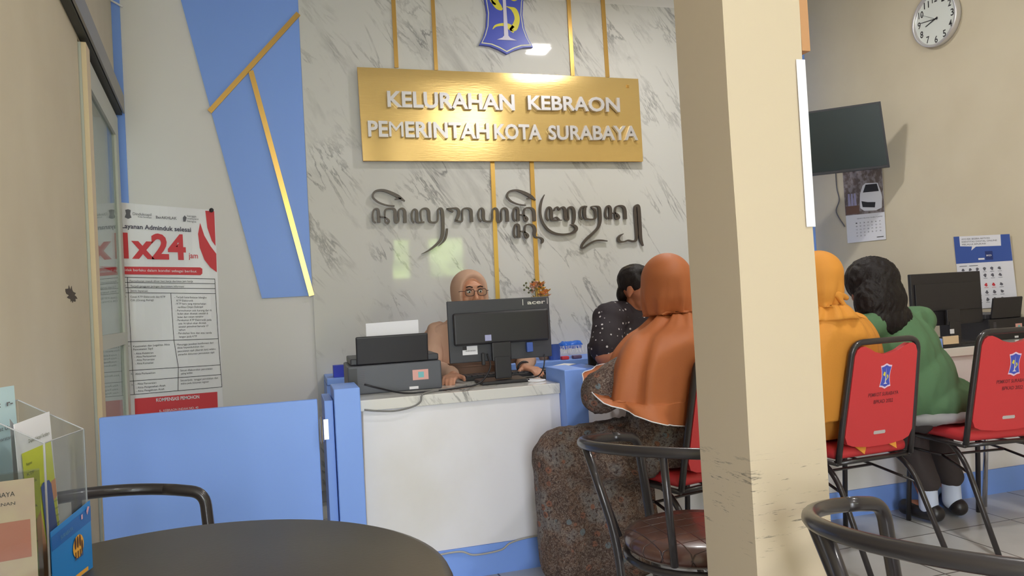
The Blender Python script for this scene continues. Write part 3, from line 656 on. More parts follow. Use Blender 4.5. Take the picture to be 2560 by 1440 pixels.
cable([(.268, 3.154, .745), (.266, 3.156, .62), (.262, 3.156, .40), (.262, 3.156, .20), (.264, 3.156, .04)], .003, 'thin cable running down beside the left blue post', mat('pale_cable', (180, 170, 165), .5))
b = on(1140, 1385, Y=3.154); c = on(1250, 1360, Y=3.154)
cable([(.40, 3.152, .105), (.55, 3.152, .118), (b.x+.02, 3.152, .118), (b.x+.08, 3.152, .096), (c.x, 3.152, .100), (c.x+.05, 3.152, .125), (c.x+.15, 3.152, .137), (c.x+.28, 3.152, .132)], .004, 'pale cable drooping along the blue kickboard', mat('pale_cable2', (175, 172, 168), .5))
cable([(1.13, 3.355, .90), (1.12, 3.35, .84), (1.10, 3.38, .80), (1.06, 3.45, z), (1.0, 3.5, z)], .003, 'thin black lead hanging from the monitor right side')
bm = bmesh.new(); random.seed(3)
cable([(1.02, 3.28, z+.002), (1.06, 3.25, z+.001), (1.10, 3.28, z), (1.06, 3.33, z), (1.02, 3.30, z+.006)], .0035, 'white coiled lead beside the middle blue post', M['white'])
def sheet(name, pts, m, label, cat='paper', th=.002, grp=None):
    bm = bmesh.new(); prism(bm, pts, (0, 0, th)); return tag(obj(name, bm, m), label, cat, grp)
q = lambda x, y, zz=CT+.001: on(x, y, Z=zz)
M['folder'] = mat('bright_blue_plastic', (46, 116, 230), .35)
sheet('folder', [q(1418, 918), q(1455, 912), q(1500, 920), q(1498, 930), q(1462, 931)], M['folder'], 'bright blue plastic folder on the counter before the man', 'folder', .006)
sheet('paper_sheet', [q(1395, 921, CT+.003), q(1440, 910, CT+.003), q(1410, 909, CT+.003), q(1375, 917, CT+.003)], M['white'], 'white paper beside the blue folder on the counter')
CTB = .753
qc = lambda x, y: on(x, y, Z=CTB)
pc = qc(1385, 885); pc = Vector((1.80, 4.80, CTB))
hx = on(1385, 870, Y=4.80)
tag(obj('pen_cup', lathe([(.038, 0), (.042, .10), (.036, .10), (.034, .01)], 24, (hx.x, 4.80, CTB+.0)), M['navyp']), 'dark blue pen cup on the back cabinet beside the monitor', 'cup')
bm = bmesh.new(); cc = on(1425, 862, Y=4.86)
for k in range(14):
    a = random.random()*6.28; p = Vector((cc.x+.07*math.cos(a)*random.random(), 4.86+.03*math.sin(a), CTB+.085))
    rr = bmesh.ops.create_icosphere(bm, subdivisions=2, radius=.026)
    for v in rr['verts']: v.co = p+Vector((v.co.x*1.3, v.co.y, v.co.z))+v.co*.5*noise.noise(v.co*90+p*20)
bag = tag(obj('tassel_bundle', bm, M['folder'], smooth=True), 'crumpled bright blue bundle with white fringe on the back cabinet', 'bundle')
bm = bmesh.new()
for k in range(22):
    x = cc.x-.10+k*.0095; tube(bm, [(x, 4.80+.01*random.random(), CTB+.085), (x+random.uniform(-.01, .01), 4.78, CTB+.035)], .0018, 5)
obj('fringe', bm, M['white'], bag)
for k, (x, y, sx, m_, lb) in enumerate(((1410, 885, .05, M['redp'], 'small red packet on the back cabinet under the blue bundle'), (1440, 882, .06, mat('mauve', (110, 90, 120), .6), 'dark mauve packet on the back cabinet near the man'))):
    p = on(x, y, Y=4.74); tag(obj('packet', bx(p.x-sx/2, p.x+sx/2, 4.71, 4.75, CTB, CTB+.022, bev=.005), m_), lb, 'packet')
# left side of the back cabinet: paper stack and blue box
bxp = on(838, 885, Y=4.8)
tag(obj('box', bx(.245, .32, 4.76, 4.84, CTB, CTB+.07), mat('royal_blue', (44, 60, 190), .5)), 'small royal blue box on the back cabinet left end', 'box')
tag(obj('paper_stack', bx(.33, .60, 4.74, 4.98, CTB, CTB+.075, bev=.003), M['inkg']), 'grey stack of papers beside the blue box', 'papers')
tag(obj('box', bx(.46, .54, 4.80, 4.88, CTB+.076, CTB+.10), M['folder']), 'blue packet on top of the grey paper stack', 'box')

# flowers in a pot
fl = empty('flower_vase', (1.625, 4.84, CTB), 0, 'dried orange flowers in a pot on the back cabinet', 'flowers')
obj('vase', lathe([(.03, 0), (.045, .06), (.05, .12), (.035, .22), (.03, .26), (.026, .26), (.03, .2), (.03, .02)], 24), M['wood'], fl, smooth=True)
random.seed(11); FM = [mat('flower_orange', (232, 160, 104), .8), mat('flower_yellow', (236, 186, 84), .8), mat('flower_peach', (228, 176, 150), .8), mat('flower_green', (110, 112, 80), .8)]
for k in range(26):
    a = random.uniform(0, 6.28); rr = random.uniform(.01, .07); h = .44+random.uniform(-.08, .07); c = Vector((rr*math.cos(a), rr*.6*math.sin(a), h))
    if k < 7:
        obj('stem', tb([(0, 0, .2), (c.x*.4, c.y*.4, .33), tuple(c)], .0018, 5, 3), FM[3], fl)
    bm = bmesh.new()
    for j in range(7):
        b_ = 2*math.pi*j/7+a; d = Vector((math.cos(b_), math.sin(b_)*.8, .5+.3*random.random())).normalized()*random.uniform(.026, .044)
        s_ = d.cross(Vector((0, 0, 1))).normalized()*.012; quad(bm, [c, c+d*.6+s_, c+d, c+d*.6-s_])
    rs = bmesh.ops.create_icosphere(bm, subdivisions=1, radius=.008)
    for v in rs['verts']: v.co += c
    obj('flower', bm, FM[k % 3], fl)
for k in range(5):
    bm = bmesh.new(); tube(bm, smoothpts([(0, 0, .36), (-.02*k+.02, 0, .44), (-.03*k+.02, .01, .50+.02*(k % 3))], 3), .0015, 5)
    for j in range(4):
        p = Vector((-.03*k+.02, .01, .50+.02*(k % 3)-.015*j)); rs = bmesh.ops.create_icosphere(bm, subdivisions=1, radius=.008)
        for v in rs['verts']: v.co += p+Vector((.008*(-1)**j, 0, 0))
    obj('berry_sprig', bm, FM[3], fl)

# ------------------------------------------------------------ TV, clock, calendar, poster on the right wall
tvr = Vector((3.84, 4.12, 0)); tdir = Vector((-.76, .65, 0)).normalized(); tn = Vector((-tdir.y, tdir.x, 0)).normalized()
if tn.y > 0: tn = -tn
tv = empty('television', (3.6, 4.4, 2.1), 0, 'flat black television on a swivel arm above the wall calendar', 'television')
def tvp(u, z, o): return tvr+tdir*(u-(2.335-z)*.085)+tn*(o+(z-2.12)*.30)+Vector((0, 0, z))
bm = bmesh.new(); prism(bm, [tvp(0, 1.915, 0), tvp(.74, 1.915, 0), tvp(.74, 2.335, 0), tvp(0, 2.335, 0)], -tn*.035); obj('casing', bm, M['black'], tv, world=True)
bm = bmesh.new(); prism(bm, [tvp(.012, 1.93, .001), tvp(.728, 1.93, .001), tvp(.728, 2.323, .001), tvp(.012, 2.323, .001)], -tn*.0008); obj('screen', bm, M['screen'], tv, world=True)
bm = bmesh.new(); pa = tvp(.37, 2.12, -.04); tube(bm, [pa, (XR-.12, 4.6, 2.12), (XR-.004, 4.62, 2.12)], .014, 10); box(bm, XR-.012, XR-.001, 4.55, 4.70, 2.02, 2.22); obj('wall_bracket', bm, M['black2'], tv, world=True)
tag(obj('cable', tb([PR.at(2089, 430, .008), PR.at(2092, 470, .008), PR.at(2098, 500, .008), PR.at(2091, 530, .008), PR.at(2112, 566, .008)], .004, 8, 6), M['inkg'], smooth=True), 'dark wavy cable hanging below the television', 'cable')

# clock
c0 = PR.at(2347, 48); rad = .172
ck = empty('wall_clock', c0, 0, 'round white wall clock with a silver rim high on the right wall', 'clock')
ckM = Matrix.Translation(c0) @ Matrix.Rotation(R(1.5), 4, 'X') @ Matrix(((0, 0, -1, 0), (-1, 0, 0, 0), (0, 1, 0, 0), (0, 0, 0, 1)))   # local x -> -Y, y -> Z, z -> -X
def ckobj(name, bm, m, parent=ck, **k):
    for v in bm.verts: v.co = ckM @ v.co
    return obj(name, bm, m, parent, world=True, **k)
ckobj('rim', lathe([(rad*.985, 0), (rad, .012), (rad, .035), (rad*.985, .045), (rad*.93, .045), (rad*.915, .036), (rad*.90, .025), (rad*.2, .02)], 64), M['silver'], smooth=True)
ckobj('face', lathe([(rad*.90, .0262), (rad*.90, .0275), (.001, .0275)], 64), mat('clock_face', (226, 230, 226), .4))
for k in range(1, 13):
    bm = bmesh.new(); a = math.pi/2-k*math.pi/6; x, y = rad*.74*math.cos(a), rad*.74*math.sin(a); s_ = .042; w_ = .9*s_*(1.05 if k > 9 else .62)
    text_into(bm, str(k), lambda u, v, q_: Vector((x-w_/2+u*w_, y-s_/2+v*s_, .0282)), .015); ckobj('numeral', bm, M['ink'])
bm = bmesh.new()
for ang, L, w_ in ((R(90-275), .115, .006), (R(90-252), .08, .008), (R(90-300), .12, .002)):
    d = Vector((math.cos(ang), math.sin(ang), 0)); n_ = Vector((-d.y, d.x, 0)); prism(bm, [d*-.02+n_*w_/2+Vector((0, 0, .03)), d*-.02-n_*w_/2+Vector((0, 0, .03)), d*L-n_*w_/3+Vector((0, 0, .03)), d*L+n_*w_/3+Vector((0, 0, .03))], (0, 0, .001))
ckobj('hands', bm, M['ink'])

# generic printed sheet: 4 corners in the room, everything on it placed in 0..1
class Sheet:
    def __init__(s, TL, TR, BR, BL, n): s.c = [Vector(p) for p in (TL, TR, BR, BL)]; s.n = Vector(n).normalized()
    def at(s, u, v, o=0):
        p = (s.c[0]*(1-u)+s.c[1]*u)*(1-v)+(s.c[3]*(1-u)+s.c[2]*u)*v
        return p+s.n*(o+s.curl(u, v))
    def curl(s, u, v): return 0
    def rect(s, bm, u0, v0, u1, v1, o, nu=6, nv=6):
        G = [[bm.verts.new(s.at(u0+(u1-u0)*i/nu, v0+(v1-v0)*j/nv, o)) for i in range(nu+1)] for j in range(nv+1)]
        for j in range(nv):
            for i in range(nu): bm.faces.new((G[j][i], G[j][i+1], G[j+1][i+1], G[j+1][i]))
    def poly(s, bm, pts, o):
        f = bm.faces.new([bm.verts.new(s.at(u, v, o)) for u, v in pts]); tri(bm, [f])
    def text(s, bm, t, u0, u1, v, h, o=.0012, bold=.0):
        text_into(bm, t, lambda a, b, q_: s.at(u0+(u1-u0)*a, v-h*b, o), bold)
    def base(s, name, m, parent=None, th=.0008, **k):
        bm = bmesh.new(); s.rect(bm, 0, 0, 1, 1, -.0009, 12, 16); bm.normal_update(); bmesh.ops.solidify(bm, geom=bm.faces[:], thickness=th); return obj(name, bm, m, parent, world=bool(parent))

# calendar
tl, tr_, br_, bl = [PR.at(*p, .006) for p in ((2106, 418), (2204, 408), (2215, 598), (2119, 608))]
cs = Sheet(tl, tr_, br_, bl, (-1, 0, 0)); cal = cs.base('wall_calendar', M['white'])
tag(cal, 'wall calendar with a photo of a white car below the television', 'calendar')
bm = bmesh.new(); cs.rect(bm, .0, 0, 1, .64, .0010); obj('photo', bm, mat('calendar_photo', (108, 92, 86), .5, var=(30, (150, 140, 140), .45, .6)), cal)
bm = bmesh.new(); cs.poly(bm, [(.40, .50), (.42, .38), (.50, .27), (.58, .24), (.88, .25), (.94, .36), (.97, .44), (.95, .58), (.80, .61), (.50, .60), (.41, .56)], .0014); obj('car_body', bm, M['white'], cal)
bm = bmesh.new(); cs.poly(bm, [(.50, .36), (.58, .26), (.86, .26), (.90, .36)], .0018); cs.poly(bm, [(.45, .47), (.60, .49), (.80, .50), (.78, .57), (.47, .55)], .0018); obj('car_glass', bm, M['ink'], cal)
bm = bmesh.new(); cs.rect(bm, .02, .52, .38, .63, .0013); obj('photo_ground', bm, mat('brown_print', (116, 84, 66), .6), cal)
bm = bmesh.new()
for k in range(3): cs.poly(bm, [(.10+.08*k, .36), (.15+.08*k, .36), (.16+.08*k, .52), (.09+.08*k, .52)], .0016)
obj('figures', bm, mat('lavender', (170, 164, 196), .6), cal)
for j in range(5):
    for i in range(7):
        if j*7+i < 31: bm = bmesh.new(); cs.text(bm, str(j*7+i+1), .26+i*.10, .26+i*.10+.04, .76+j*.042, .016); obj('date', bm, M['inkg'], cal)
bm = bmesh.new(); cs.text(bm, 'SENIN SELASA RABU KAMIS', .30, .95, .70, .012); obj('weekday_heading', bm, M['inkg'], cal)
bm = bmesh.new(); cs.rect(bm, .78, .955, .95, .965, .001, 1, 1); obj('footer_mark', bm, M['ink'], cal)

# poster right
tl, tr_, br_, bl = [PR.at(*p, o) for p, o in (((2384, 592), .012), ((2524, 585), .012), ((2545, 765), .004), ((2402, 775), .004))]
ps = Sheet(tl, tr_, br_, bl, (-1, 0, 0)); po = ps.base('wall_poster', M['white']); tag(po, 'white and blue notice with rows of icons on the right wall', 'poster')
bm = bmesh.new(); ps.rect(bm, 0, 0, 1, .37, .0008); obj('blue_header', bm, M['navyp'], po)
bm = bmesh.new(); ps.poly(bm, [(.11, .0), (.85, .0), (.84, .155), (.40, .150), (.31, .20), (.33, .145), (.11, .135)], .0014); obj('speech_bubble', bm, M['white'], po)
bm = bmesh.new()
for j, t in enumerate(('AYO REK SEGERA AKTIVASI', 'IDENTITAS DIGITAL ONLINE', 'MELALUI APLIKASI')): ps.text(bm, t, .15, (.66, .78, .58)[j], .05+.037*j, .020, .0018)
obj('printed_text', bm, M['ink'], po)
bm = bmesh.new(); ps.rect(bm, .55, .22, .68, .34, .0014); obj('app_icon', bm, mat('deep_navy', (44, 60, 120), .5), po)
bm = bmesh.new(); ps.text(bm, 'IKD', .57, .66, .29, .022, .0018, .02); ps.rect(bm, .42, .31, .53, .335, .0014); obj('icon_text', bm, M['white'], po)
bm = bmesh.new(); bmr = bmesh.new()
for j, v in enumerate((.46, .55, .68, .78, .88)):
    for i in range(6):
        u = .12+.13*i; red_ = (j == 2 and i in (3, 4)); tgt = bmesh.new(); r_ = .026
        pts = [(u+r_*math.cos(a)*(1+.3*math.sin(a*3+i+j)), v+r_*.8*math.sin(a)*(1+.2*math.cos(a*2+i))) for a in [2*math.pi*k/14 for k in range(14)]]
        ps.poly(tgt, pts, .0012); ps.rect(tgt, u-.035, v+.038, u+.035, v+.042, .0012, 1, 1)
        obj('icon', tgt, M['redp'] if red_ else M['inkg'], po)
ps.rect(bm, .06, .405, .2, .412, .0012, 1, 1); ps.rect(bm, .24, .405, .4, .412, .0012, 1, 1)
obj('caption_lines', bm, M['inkg'], po); bmr.free()

# poster left on the back wall
Pq = lambda x, y, o=.004: PB.at(x, y, o)
bc = Sheet(Pq(296, 506), Pq(537, 526), Pq(561, 1075), Pq(300, 1110), (0, -1, 0)); bc.curl = lambda u, v: .004+.003*math.sin(u*9+v*7)
bn = bc.base('banner', mat('banner_vinyl', (236, 232, 236), .35)); tag(bn, 'tall printed banner 1x24 jam with a table on the back wall', 'banner')
class Tr:   # surveyed printing on the banner: coordinates of the close-up / 2.322
    pass
PBn = Plane((0, YB-.0125, 0), (0, -1, 0)); z3 = lambda x, y: (160+x/2.322, 460+y/2.322)
def bword(bm, t, x0, y0, x1, y1, h, bold=0): a = z3(x0, y0); b = z3(x1, y1); word(bm, t, PBn, a[0], a[1], b[0], b[1], h/2.322, 0, 0, bold)
def bpoly(bm, pts, o=0):
    f = bm.faces.new([bm.verts.new(PBn.at(*z3(x, y), o)) for x, y in pts]); tri(bm, [f])
bm = bmesh.new(); bword(bm, 'Layanan Adminduk selesai', 335, 255, 738, 278, 26, .02); obj('heading', bm, mat('heading_ink', (70, 64, 84), .6), bn)
bm = bmesh.new(); bword(bm, '1x24', 342, 425, 710, 435, 140, .035); bword(bm, 'jam', 724, 430, 778, 432, 32, .01); obj('big_figures', bm, M['redp'], bn)
bm = bmesh.new(); bpoly(bm, [(205, 478), (790, 484), (803, 492), (803, 520), (792, 529), (330, 524)]); obj('red_band', bm, M['redp'], bn)
bm = bmesh.new(); bword(bm, 'tidak berlaku dalam kondisi sebagai berikut', 345, 505, 770, 514, 15, 0)
bm.verts.ensure_lookup_table()
for v in bm.verts: v.co.y -= .001
obj('band_text', bm, M['white'], bn)
bm = bmesh.new(); bpoly(bm, [(820, 155), (872, 158), (880, 360), (858, 330), (832, 255)]); bpoly(bm, [(790, 225), (778, 290), (788, 370), (815, 440), (850, 485), (887, 512), (884, 405), (850, 360), (815, 300)]); obj('red_swoosh', bm, M['redp'], bn)
bm = bmesh.new()
def bline(x0, y0, x1, y1, w=3):
    dx, dy = x1-x0, y1-y0; l = math.hypot(dx, dy); nx_, ny_ = -dy/l*w/2, dx/l*w/2; bpoly(bm, [(x0+nx_, y0+ny_), (x1+nx_, y1+ny_), (x1-nx_, y1-ny_), (x0-nx_, y0-ny_)])
for a in ((345, 541, 875, 551), (345, 571, 878, 579), (345, 602, 878, 607), (345, 631, 880, 636), (365, 916, 896, 898), (375, 1083, 908, 1050), (380, 1145, 912, 1106), (383, 1224, 917, 1178), (875, 551, 880, 636), (880, 636, 896, 898), (896, 898, 917, 1178), (620, 634, 638, 906), (638, 906, 664, 1066), (664, 1066, 662, 1198), (368, 541, 388, 914), (388, 914, 408, 1220), (365, 916, 383, 1224)): bline(*a)
obj('table_lines', bm, M['ink'], bn)
bm = bmesh.new()
T = [('Permohonan masuk diluar hari kerja dan/atau jam kerja', 382, 568, 748, 570), ('Terjadi gangguan jaringan dan/sistem informasi', 386, 598, 696, 600), ('Jenis layanan', 386, 624, 486, 626), ('Cetak KTP Elektronik dan KTP', 386, 660, 588, 660), ('OA (Orang Asing)', 386, 680, 520, 678),
     ('- Terjadi keterbatasan blangko', 642, 662, 828, 664), ('  KTP Elektronik', 654, 682, 750, 682), ('- KTP baru yang memerlukan', 645, 700, 824, 700), ('verifikasi Ditjen Dukcapil', 660, 720, 806, 718), ('- Permohonan usia kurang dari 6', 648, 740, 856, 738), ('bulan akan dicetak setelah 6', 660, 758, 836, 756), ('bulan dari rekam terakhir', 660, 778, 810, 774), ('- Perekaman KTP Elektronik pada', 650, 796, 856, 793), ('usia 16 tahun akan dicetak', 664, 815, 826, 811), ('setelah pemohon berusia 17', 666, 834, 838, 829), ('tahun', 666, 852, 704, 851), ('- Perubahan foto dan atau tanda', 655, 872, 858, 868), ('tangan pada KTP', 668, 892, 772, 889),
     ('Kesesuaian dan Legalitas Akta', 402, 948, 614, 936), ('Pencatatan Sipil', 402, 966, 516, 960), ('- Akta Kelahiran', 408, 990, 518, 984), ('- Akta Perkawinan', 410, 1009, 534, 1002), ('- Akta Perceraian', 412, 1028, 526, 1022), ('- Akta Kematian', 414, 1048, 520, 1042), ('Menunggu jawaban konfirmasi dari', 656, 938, 868, 926), ('dinas kependudukan dan', 658, 956, 812, 947), ('pencatatan sipil (daerah lain) selaku', 660, 976, 880, 962), ('penerbit dokumen pencatatan sipil', 664, 995, 872, 982), ('Akta Perkawinan', 414, 1108, 530, 1100), ('Sesuai dilaksanakan pencatatan', 676, 1088, 862, 1076), ('paling lambat', 680, 1106, 746, 1100), ('- Akta Perceraian', 416, 1166, 536, 1158), ('- Akta Pengesahan Anak', 418, 1188, 590, 1174), ('- Akta Pengakuan Anak', 418, 1208, 584, 1194), ('Sesuai/jeda  tanggal penolakan dan', 676, 1146, 894, 1130), ('waktu pada dokumen register', 678, 1164, 842, 1152)]
for t, x0, y0, x1, y1 in T: bword(bm, t, x0, y0, x1, y1, 11)
for k, (x, y) in enumerate(((352, 562), (352, 595), (352, 622), (354, 658), (376, 945), (388, 1106), (392, 1170))): bword(bm, str(k % 4+1)+'.', x, y, x+10, y, 9)
obj('table_text', bm, M['ink'], bn)
bm = bmesh.new(); bword(bm, 'Dindukcapil', 400, 180, 508, 186, 16); bword(bm, 'Kota Surabaya', 430, 194, 508, 199, 9); bword(bm, 'BerAKHLAK', 534, 200, 655, 207, 16, .01); bword(bm, 'bangga', 716, 190, 768, 193, 11); bword(bm, 'melayani', 716, 205, 780, 209, 11); bword(bm, 'bangsa', 716, 220, 768, 224, 11)
bpoly(bm, [(355, 150), (372, 146), (388, 152), (384, 175), (392, 195), (372, 202), (352, 193), (360, 172)]); bpoly(bm, [(690, 195), (700, 182), (712, 195), (706, 218), (692, 218)])
obj('header_logos', bm, M['inkg'], bn)
bm = bmesh.new(); bpoly(bm, [(410, 1246), (890, 1206), (896, 1400), (415, 1420)]); obj('red_box', bm, M['redp'], bn)
bm = bmesh.new(); bword(bm, 'KOMPENSASI PEMOHON', 536, 1264, 786, 1244, 20, .02); bword(bm, 'JL. KEBRAON INDAH NO. 40', 553, 1324, 780, 1303, 13)
for v in bm.verts: v.co.y -= .001
obj('box_text', bm, M['white'], bn)
bm = bmesh.new(); r_ = bmesh.ops.create_icosphere(bm, subdivisions=2, radius=.014); pp = PB.at(*z3(856, 152), .02)
for v in r_['verts']: v.co += pp
obj('hanging_hook', bm, M['ink'], bn, smooth=True)
cable([PB.at(255, -10, .02), PB.at(285, 5, .02), PB.at(306, 17, .02)], .006, 'short white cable on the wall near the sliding door top', M['white'])
# ------------------------------------------------------------ red stacking chairs
def red_chair(loc, rz, label, chrome=False):
    t = empty('banquet_chair', loc, rz, label, 'chair', 'red visitor chairs')
    tm = M['tube']
    bm = bmesh.new(); box(bm, -.19, .19, -.19, .20, .435, .485, bev=.022)
    for v in bm.verts:
        v.co.z += .012*(1-(v.co.x/.19)**2)*(1-(v.co.y/.2)**2)-.02*max(0, v.co.y-.1)
        if v.co.y > .1: v.co.x *= 1-.25*(v.co.y-.1)
    obj('seat', bm, M['red'], t, smooth=True)
    def P(x, z): return Vector((x, -.205-.20*(z-.45), z))
    th = math.atan(.20)
    fr = fillet([P(-.188, .43), P(-.184, .60), P(-.168, .915), P(.168, .915), P(.184, .60), P(.188, .43)], .055, 6)
    obj('back_frame', tb(fr, .0125, 12), tm, t, smooth=True)
    pl = []      # panel outline (x,z)
    pl = [(-.171, .60), (-.160, .86)]+[(-.150+.03*k/4*0-.0, .885) for k in (0,)]+[(-.135, .896), (-.115, .898), (-.09, .888), (-.06, .872), (-.02, .862), (.02, .862), (.06, .872), (.09, .888), (.115, .898), (.135, .896), (.150, .885), (.160, .86), (.171, .60), (.174, .535), (.160, .505), (.13, .492), (.05, .482), (-.05, .482), (-.13, .492), (-.160, .505), (-.174, .535)]
    bm = bmesh.new(); prism(bm, [P(x, z)+Vector((0, -.010, 0)) for x, z in pl], Vector((0, .028, 0)))
    bk = obj('backrest', bm, M['red'], t)
    o2 = lambda u, v, w, c, h: P(c[0]+u*h, c[1]+v*h)+Vector((0, -.0102-.0012*w, 0))
    sub = empty('printed_crest', (0, 0, 0)); sub.parent = bk
    # small printed crest, two colours and a white figure
    half = [(0, -1), (.3, -.86), (.56, -.82), (.45, -.4), (.40, 0), (.45, .4), (.56, .82), (.3, .86), (0, 1)]
    full = half+[(-u, v) for u, v in half[-2:0:-1]]
    def lay(name, pts, w, m, k=1):
        b = bmesh.new(); f = b.faces.new([b.verts.new(o2(u*k, v*k, w, (.005, .77), .052)) for u, v in pts]); tri(b, [f]); return obj(name, b, m, bk)
    lay('crest_border', full, .3, M['crest_rim']); lay('crest_field', full, .7, M['crest_blue'], .86)
    lay('crest_monument', [(-.18, -.62), (-.05, -.5), (0, .7), (.05, -.5), (.2, -.62)], 1.1, M['crest_white'])
    lay('crest_fish', [(-.28, .1), (-.1, -.02), (-.06, .3), (-.2, .35)], 1.1, M['crest_yellow']); lay('crest_crocodile', [(.06, -.35), (.26, -.1), (.2, .1), (.1, .1), (.16, -.15), (-.02, -.3)], 1.1, M['crest_yellow'])
    D.objects.remove(sub)
    b = bmesh.new()
    text_into(b, 'PEMKOT SURABAYA', lambda u, v, w: P(-.075+u*.155, .690+v*.015)+Vector((0, -.0112, 0)), .01)
    text_into(b, 'BPKAD 2022', lambda u, v, w: P(-.045+u*.10, .660+v*.015)+Vector((0, -.0112, 0)), .01)
    obj('printed_text', b, mat('dark_red_ink', (110, 40, 48), .6) if 'dark_red_ink' not in D.materials else D.materials['dark_red_ink'], bk)
    b = bmesh.new(); prism(b, [P(x, z)+Vector((0, -.0102, 0)) for x, z in ((-.028, .532), (.028, .532), (.031, .538), (.028, .546), (-.028, .546), (-.031, .538))], (0, -.001, 0)); obj('maker_plate', b, M['silver'], bk)
    lm = M['chrome'] if chrome else tm
    for s in (-1, 1):
        obj('leg', tb(fillet([(s*.165, .16, .43), (s*.183, .165, .40), (s*.19, .20, .0)], .03), .0115, 12), lm, t, smooth=True)
        obj('leg', tb(fillet([(s*.165, .02, .43), (s*.186, -.10, .43), (s*.195, -.20, .36), (s*.20, -.36, .0)], .06), .0115, 12), lm, t, smooth=True)
    bm = bmesh.new(); tube(bm, fillet([(-.19, -.20, .425), (-.19, .17, .425), (.19, .17, .425), (.19, -.20, .425)], .05), .010, 10); tube(bm, [(-.19, -.19, .425), (.19, -.19, .425)], .010, 10)
    obj('seat_frame', bm, tm, t, smooth=True)
    bm = bmesh.new(); tube(bm, [(-.184, .172, .355), (-.16, -.02, .35), (.16, -.02, .35), (.184, .172, .355)], .006, 8); tube(bm, [(-.192, -.22, .31), (-.16, -.02, .35)], .006, 8); tube(bm, [(.192, -.22, .31), (.16, -.02, .35)], .006, 8)
    obj('stretcher', bm, tm, t, smooth=True)
    return t
chairs_red = [((1.47, 2.74, 0), R(14), 'red chair behind the pillar, holding the woman in the rust veil', False),
    ((2.27, 2.80, 0), R(3), 'red backed chair right of the pillar, under the mustard veil', False),
    ((2.97, 2.78, 0), R(-7), 'red backed chair near the right edge, crest facing the viewer', False),
    ((3.46, 2.80, 0), R(-4), 'red chair cut by the right edge with chromed legs', True)]
for c in chairs_red: red_chair(*c)

# ------------------------------------------------------------ barrel armchairs round the foreground table
def armchair(loc, rz, label, struts=(190, 350, 270), a0=148):
    t = empty('barrel_armchair', loc, rz, label, 'chair', 'black tubular armchairs')     # opening towards +Y
    obj('seat', lathe([(.02, .395), (.19, .395), (.212, .41), (.218, .425), (.212, .442), (.18, .456), (.10, .462), (.001, .464)], 48), M['vinyl'], t, smooth=True)
    ring = [(.212*math.cos(2*math.pi*k/40), .212*math.sin(2*math.pi*k/40), .385) for k in range(40)]
    bm = bmesh.new(); tube(bm, ring, .011, 10, closed=True); obj('seat_ring', bm, M['tube'], t, smooth=True)
    A = [R(a0)+(R(392)-R(a0))*k/36 for k in range(37)]
    rail = [Vector((.335*math.cos(a), .28*math.sin(a), .70-.03*math.sin(a))) for a in A]
    def endleg(s):
        e = rail[-1] if s > 0 else rail[0]; n2 = rail[-3] if s > 0 else rail[2]; d = (e-n2).normalized()
        return e, d
    (e1, d1), (e0, d0) = endleg(1), endleg(-1)
    pts = [e0+Vector((-d0.x*0, 0, 0))]+rail[1:-1]
    obj('arm_rail', tb(rail, .0155, 14), M['tube'], t, smooth=True)
    for s, e, d, n3 in ((1, e1, d1, rail[-2]), (-1, e0, d0, rail[1])):
        foot = Vector((s*.21, .27, 0)); k = e+d*.075+Vector((0, 0, -.005))
        L = [Vector(n3)]+fillet([e, k, k+Vector((-s*.02, .02, -.25)), foot], .05, 7)
        obj('leg', tb(L, .01555, 14), M['tube'], t, smooth=True)
    for a in (R(215), R(325)):
        p = Vector((.335*math.cos(a), .28*math.sin(a), .695-.03*math.sin(a))); m_ = Vector((.238*math.cos(a), .238*math.sin(a), .42)); f_ = Vector((.235*math.cos(a), .235*math.sin(a), 0))
        obj('leg', tb(fillet([p, m_, f_], .12, 6), .0125, 12), M['tube'], t, smooth=True)
    for a in [R(q_) for q_ in struts]:
        p = Vector((.335*math.cos(a), .28*math.sin(a), .695-.03*math.sin(a))); m_ = Vector((.236*math.cos(a), .236*math.sin(a), .415))
        obj('back_strut', tb([p, m_], .011, 10), M['tube'], t, smooth=True)
    return t
armchair((1.13, 2.03, 0), R(-45), 'black tubular armchair with tufted brown seat left of the pillar')
armchair((1.19, 1.035, 0), R(-52), 'black tubular armchair at the bottom right corner, in front of the pillar')
armchair((-.395, 1.93, 0), R(-92), 'black tubular armchair behind the round table near the swing gate', (270,), 166)

# round table
tb_ = empty('round_table', (-.2, 1.2, 0), 0, 'round dark cafe table in the foreground', 'table')
obj('tabletop', lathe([(.001, .718), (.36, .718), (.405, .720), (.421, .727), (.425, .736), (.421, .745), (.408, .750), (.001, .750)], 96), M['table'], tb_, smooth=True)
obj('pedestal', lathe([(.13, .0), (.13, .012), (.05, .03), (.03, .06), (.03, .66), (.08, .70), (.12, .717)], 32), M['tube'], tb_, smooth=True)
bm = bmesh.new()
for k in range(4):
    a = R(45+90*k); tube(bm, [(.03*math.cos(a), .03*math.sin(a), .06), (.22*math.cos(a), .22*math.sin(a), .035), (.30*math.cos(a), .30*math.sin(a), .014)], .014, 10)
obj('foot', bm, M['tube'], tb_, smooth=True)

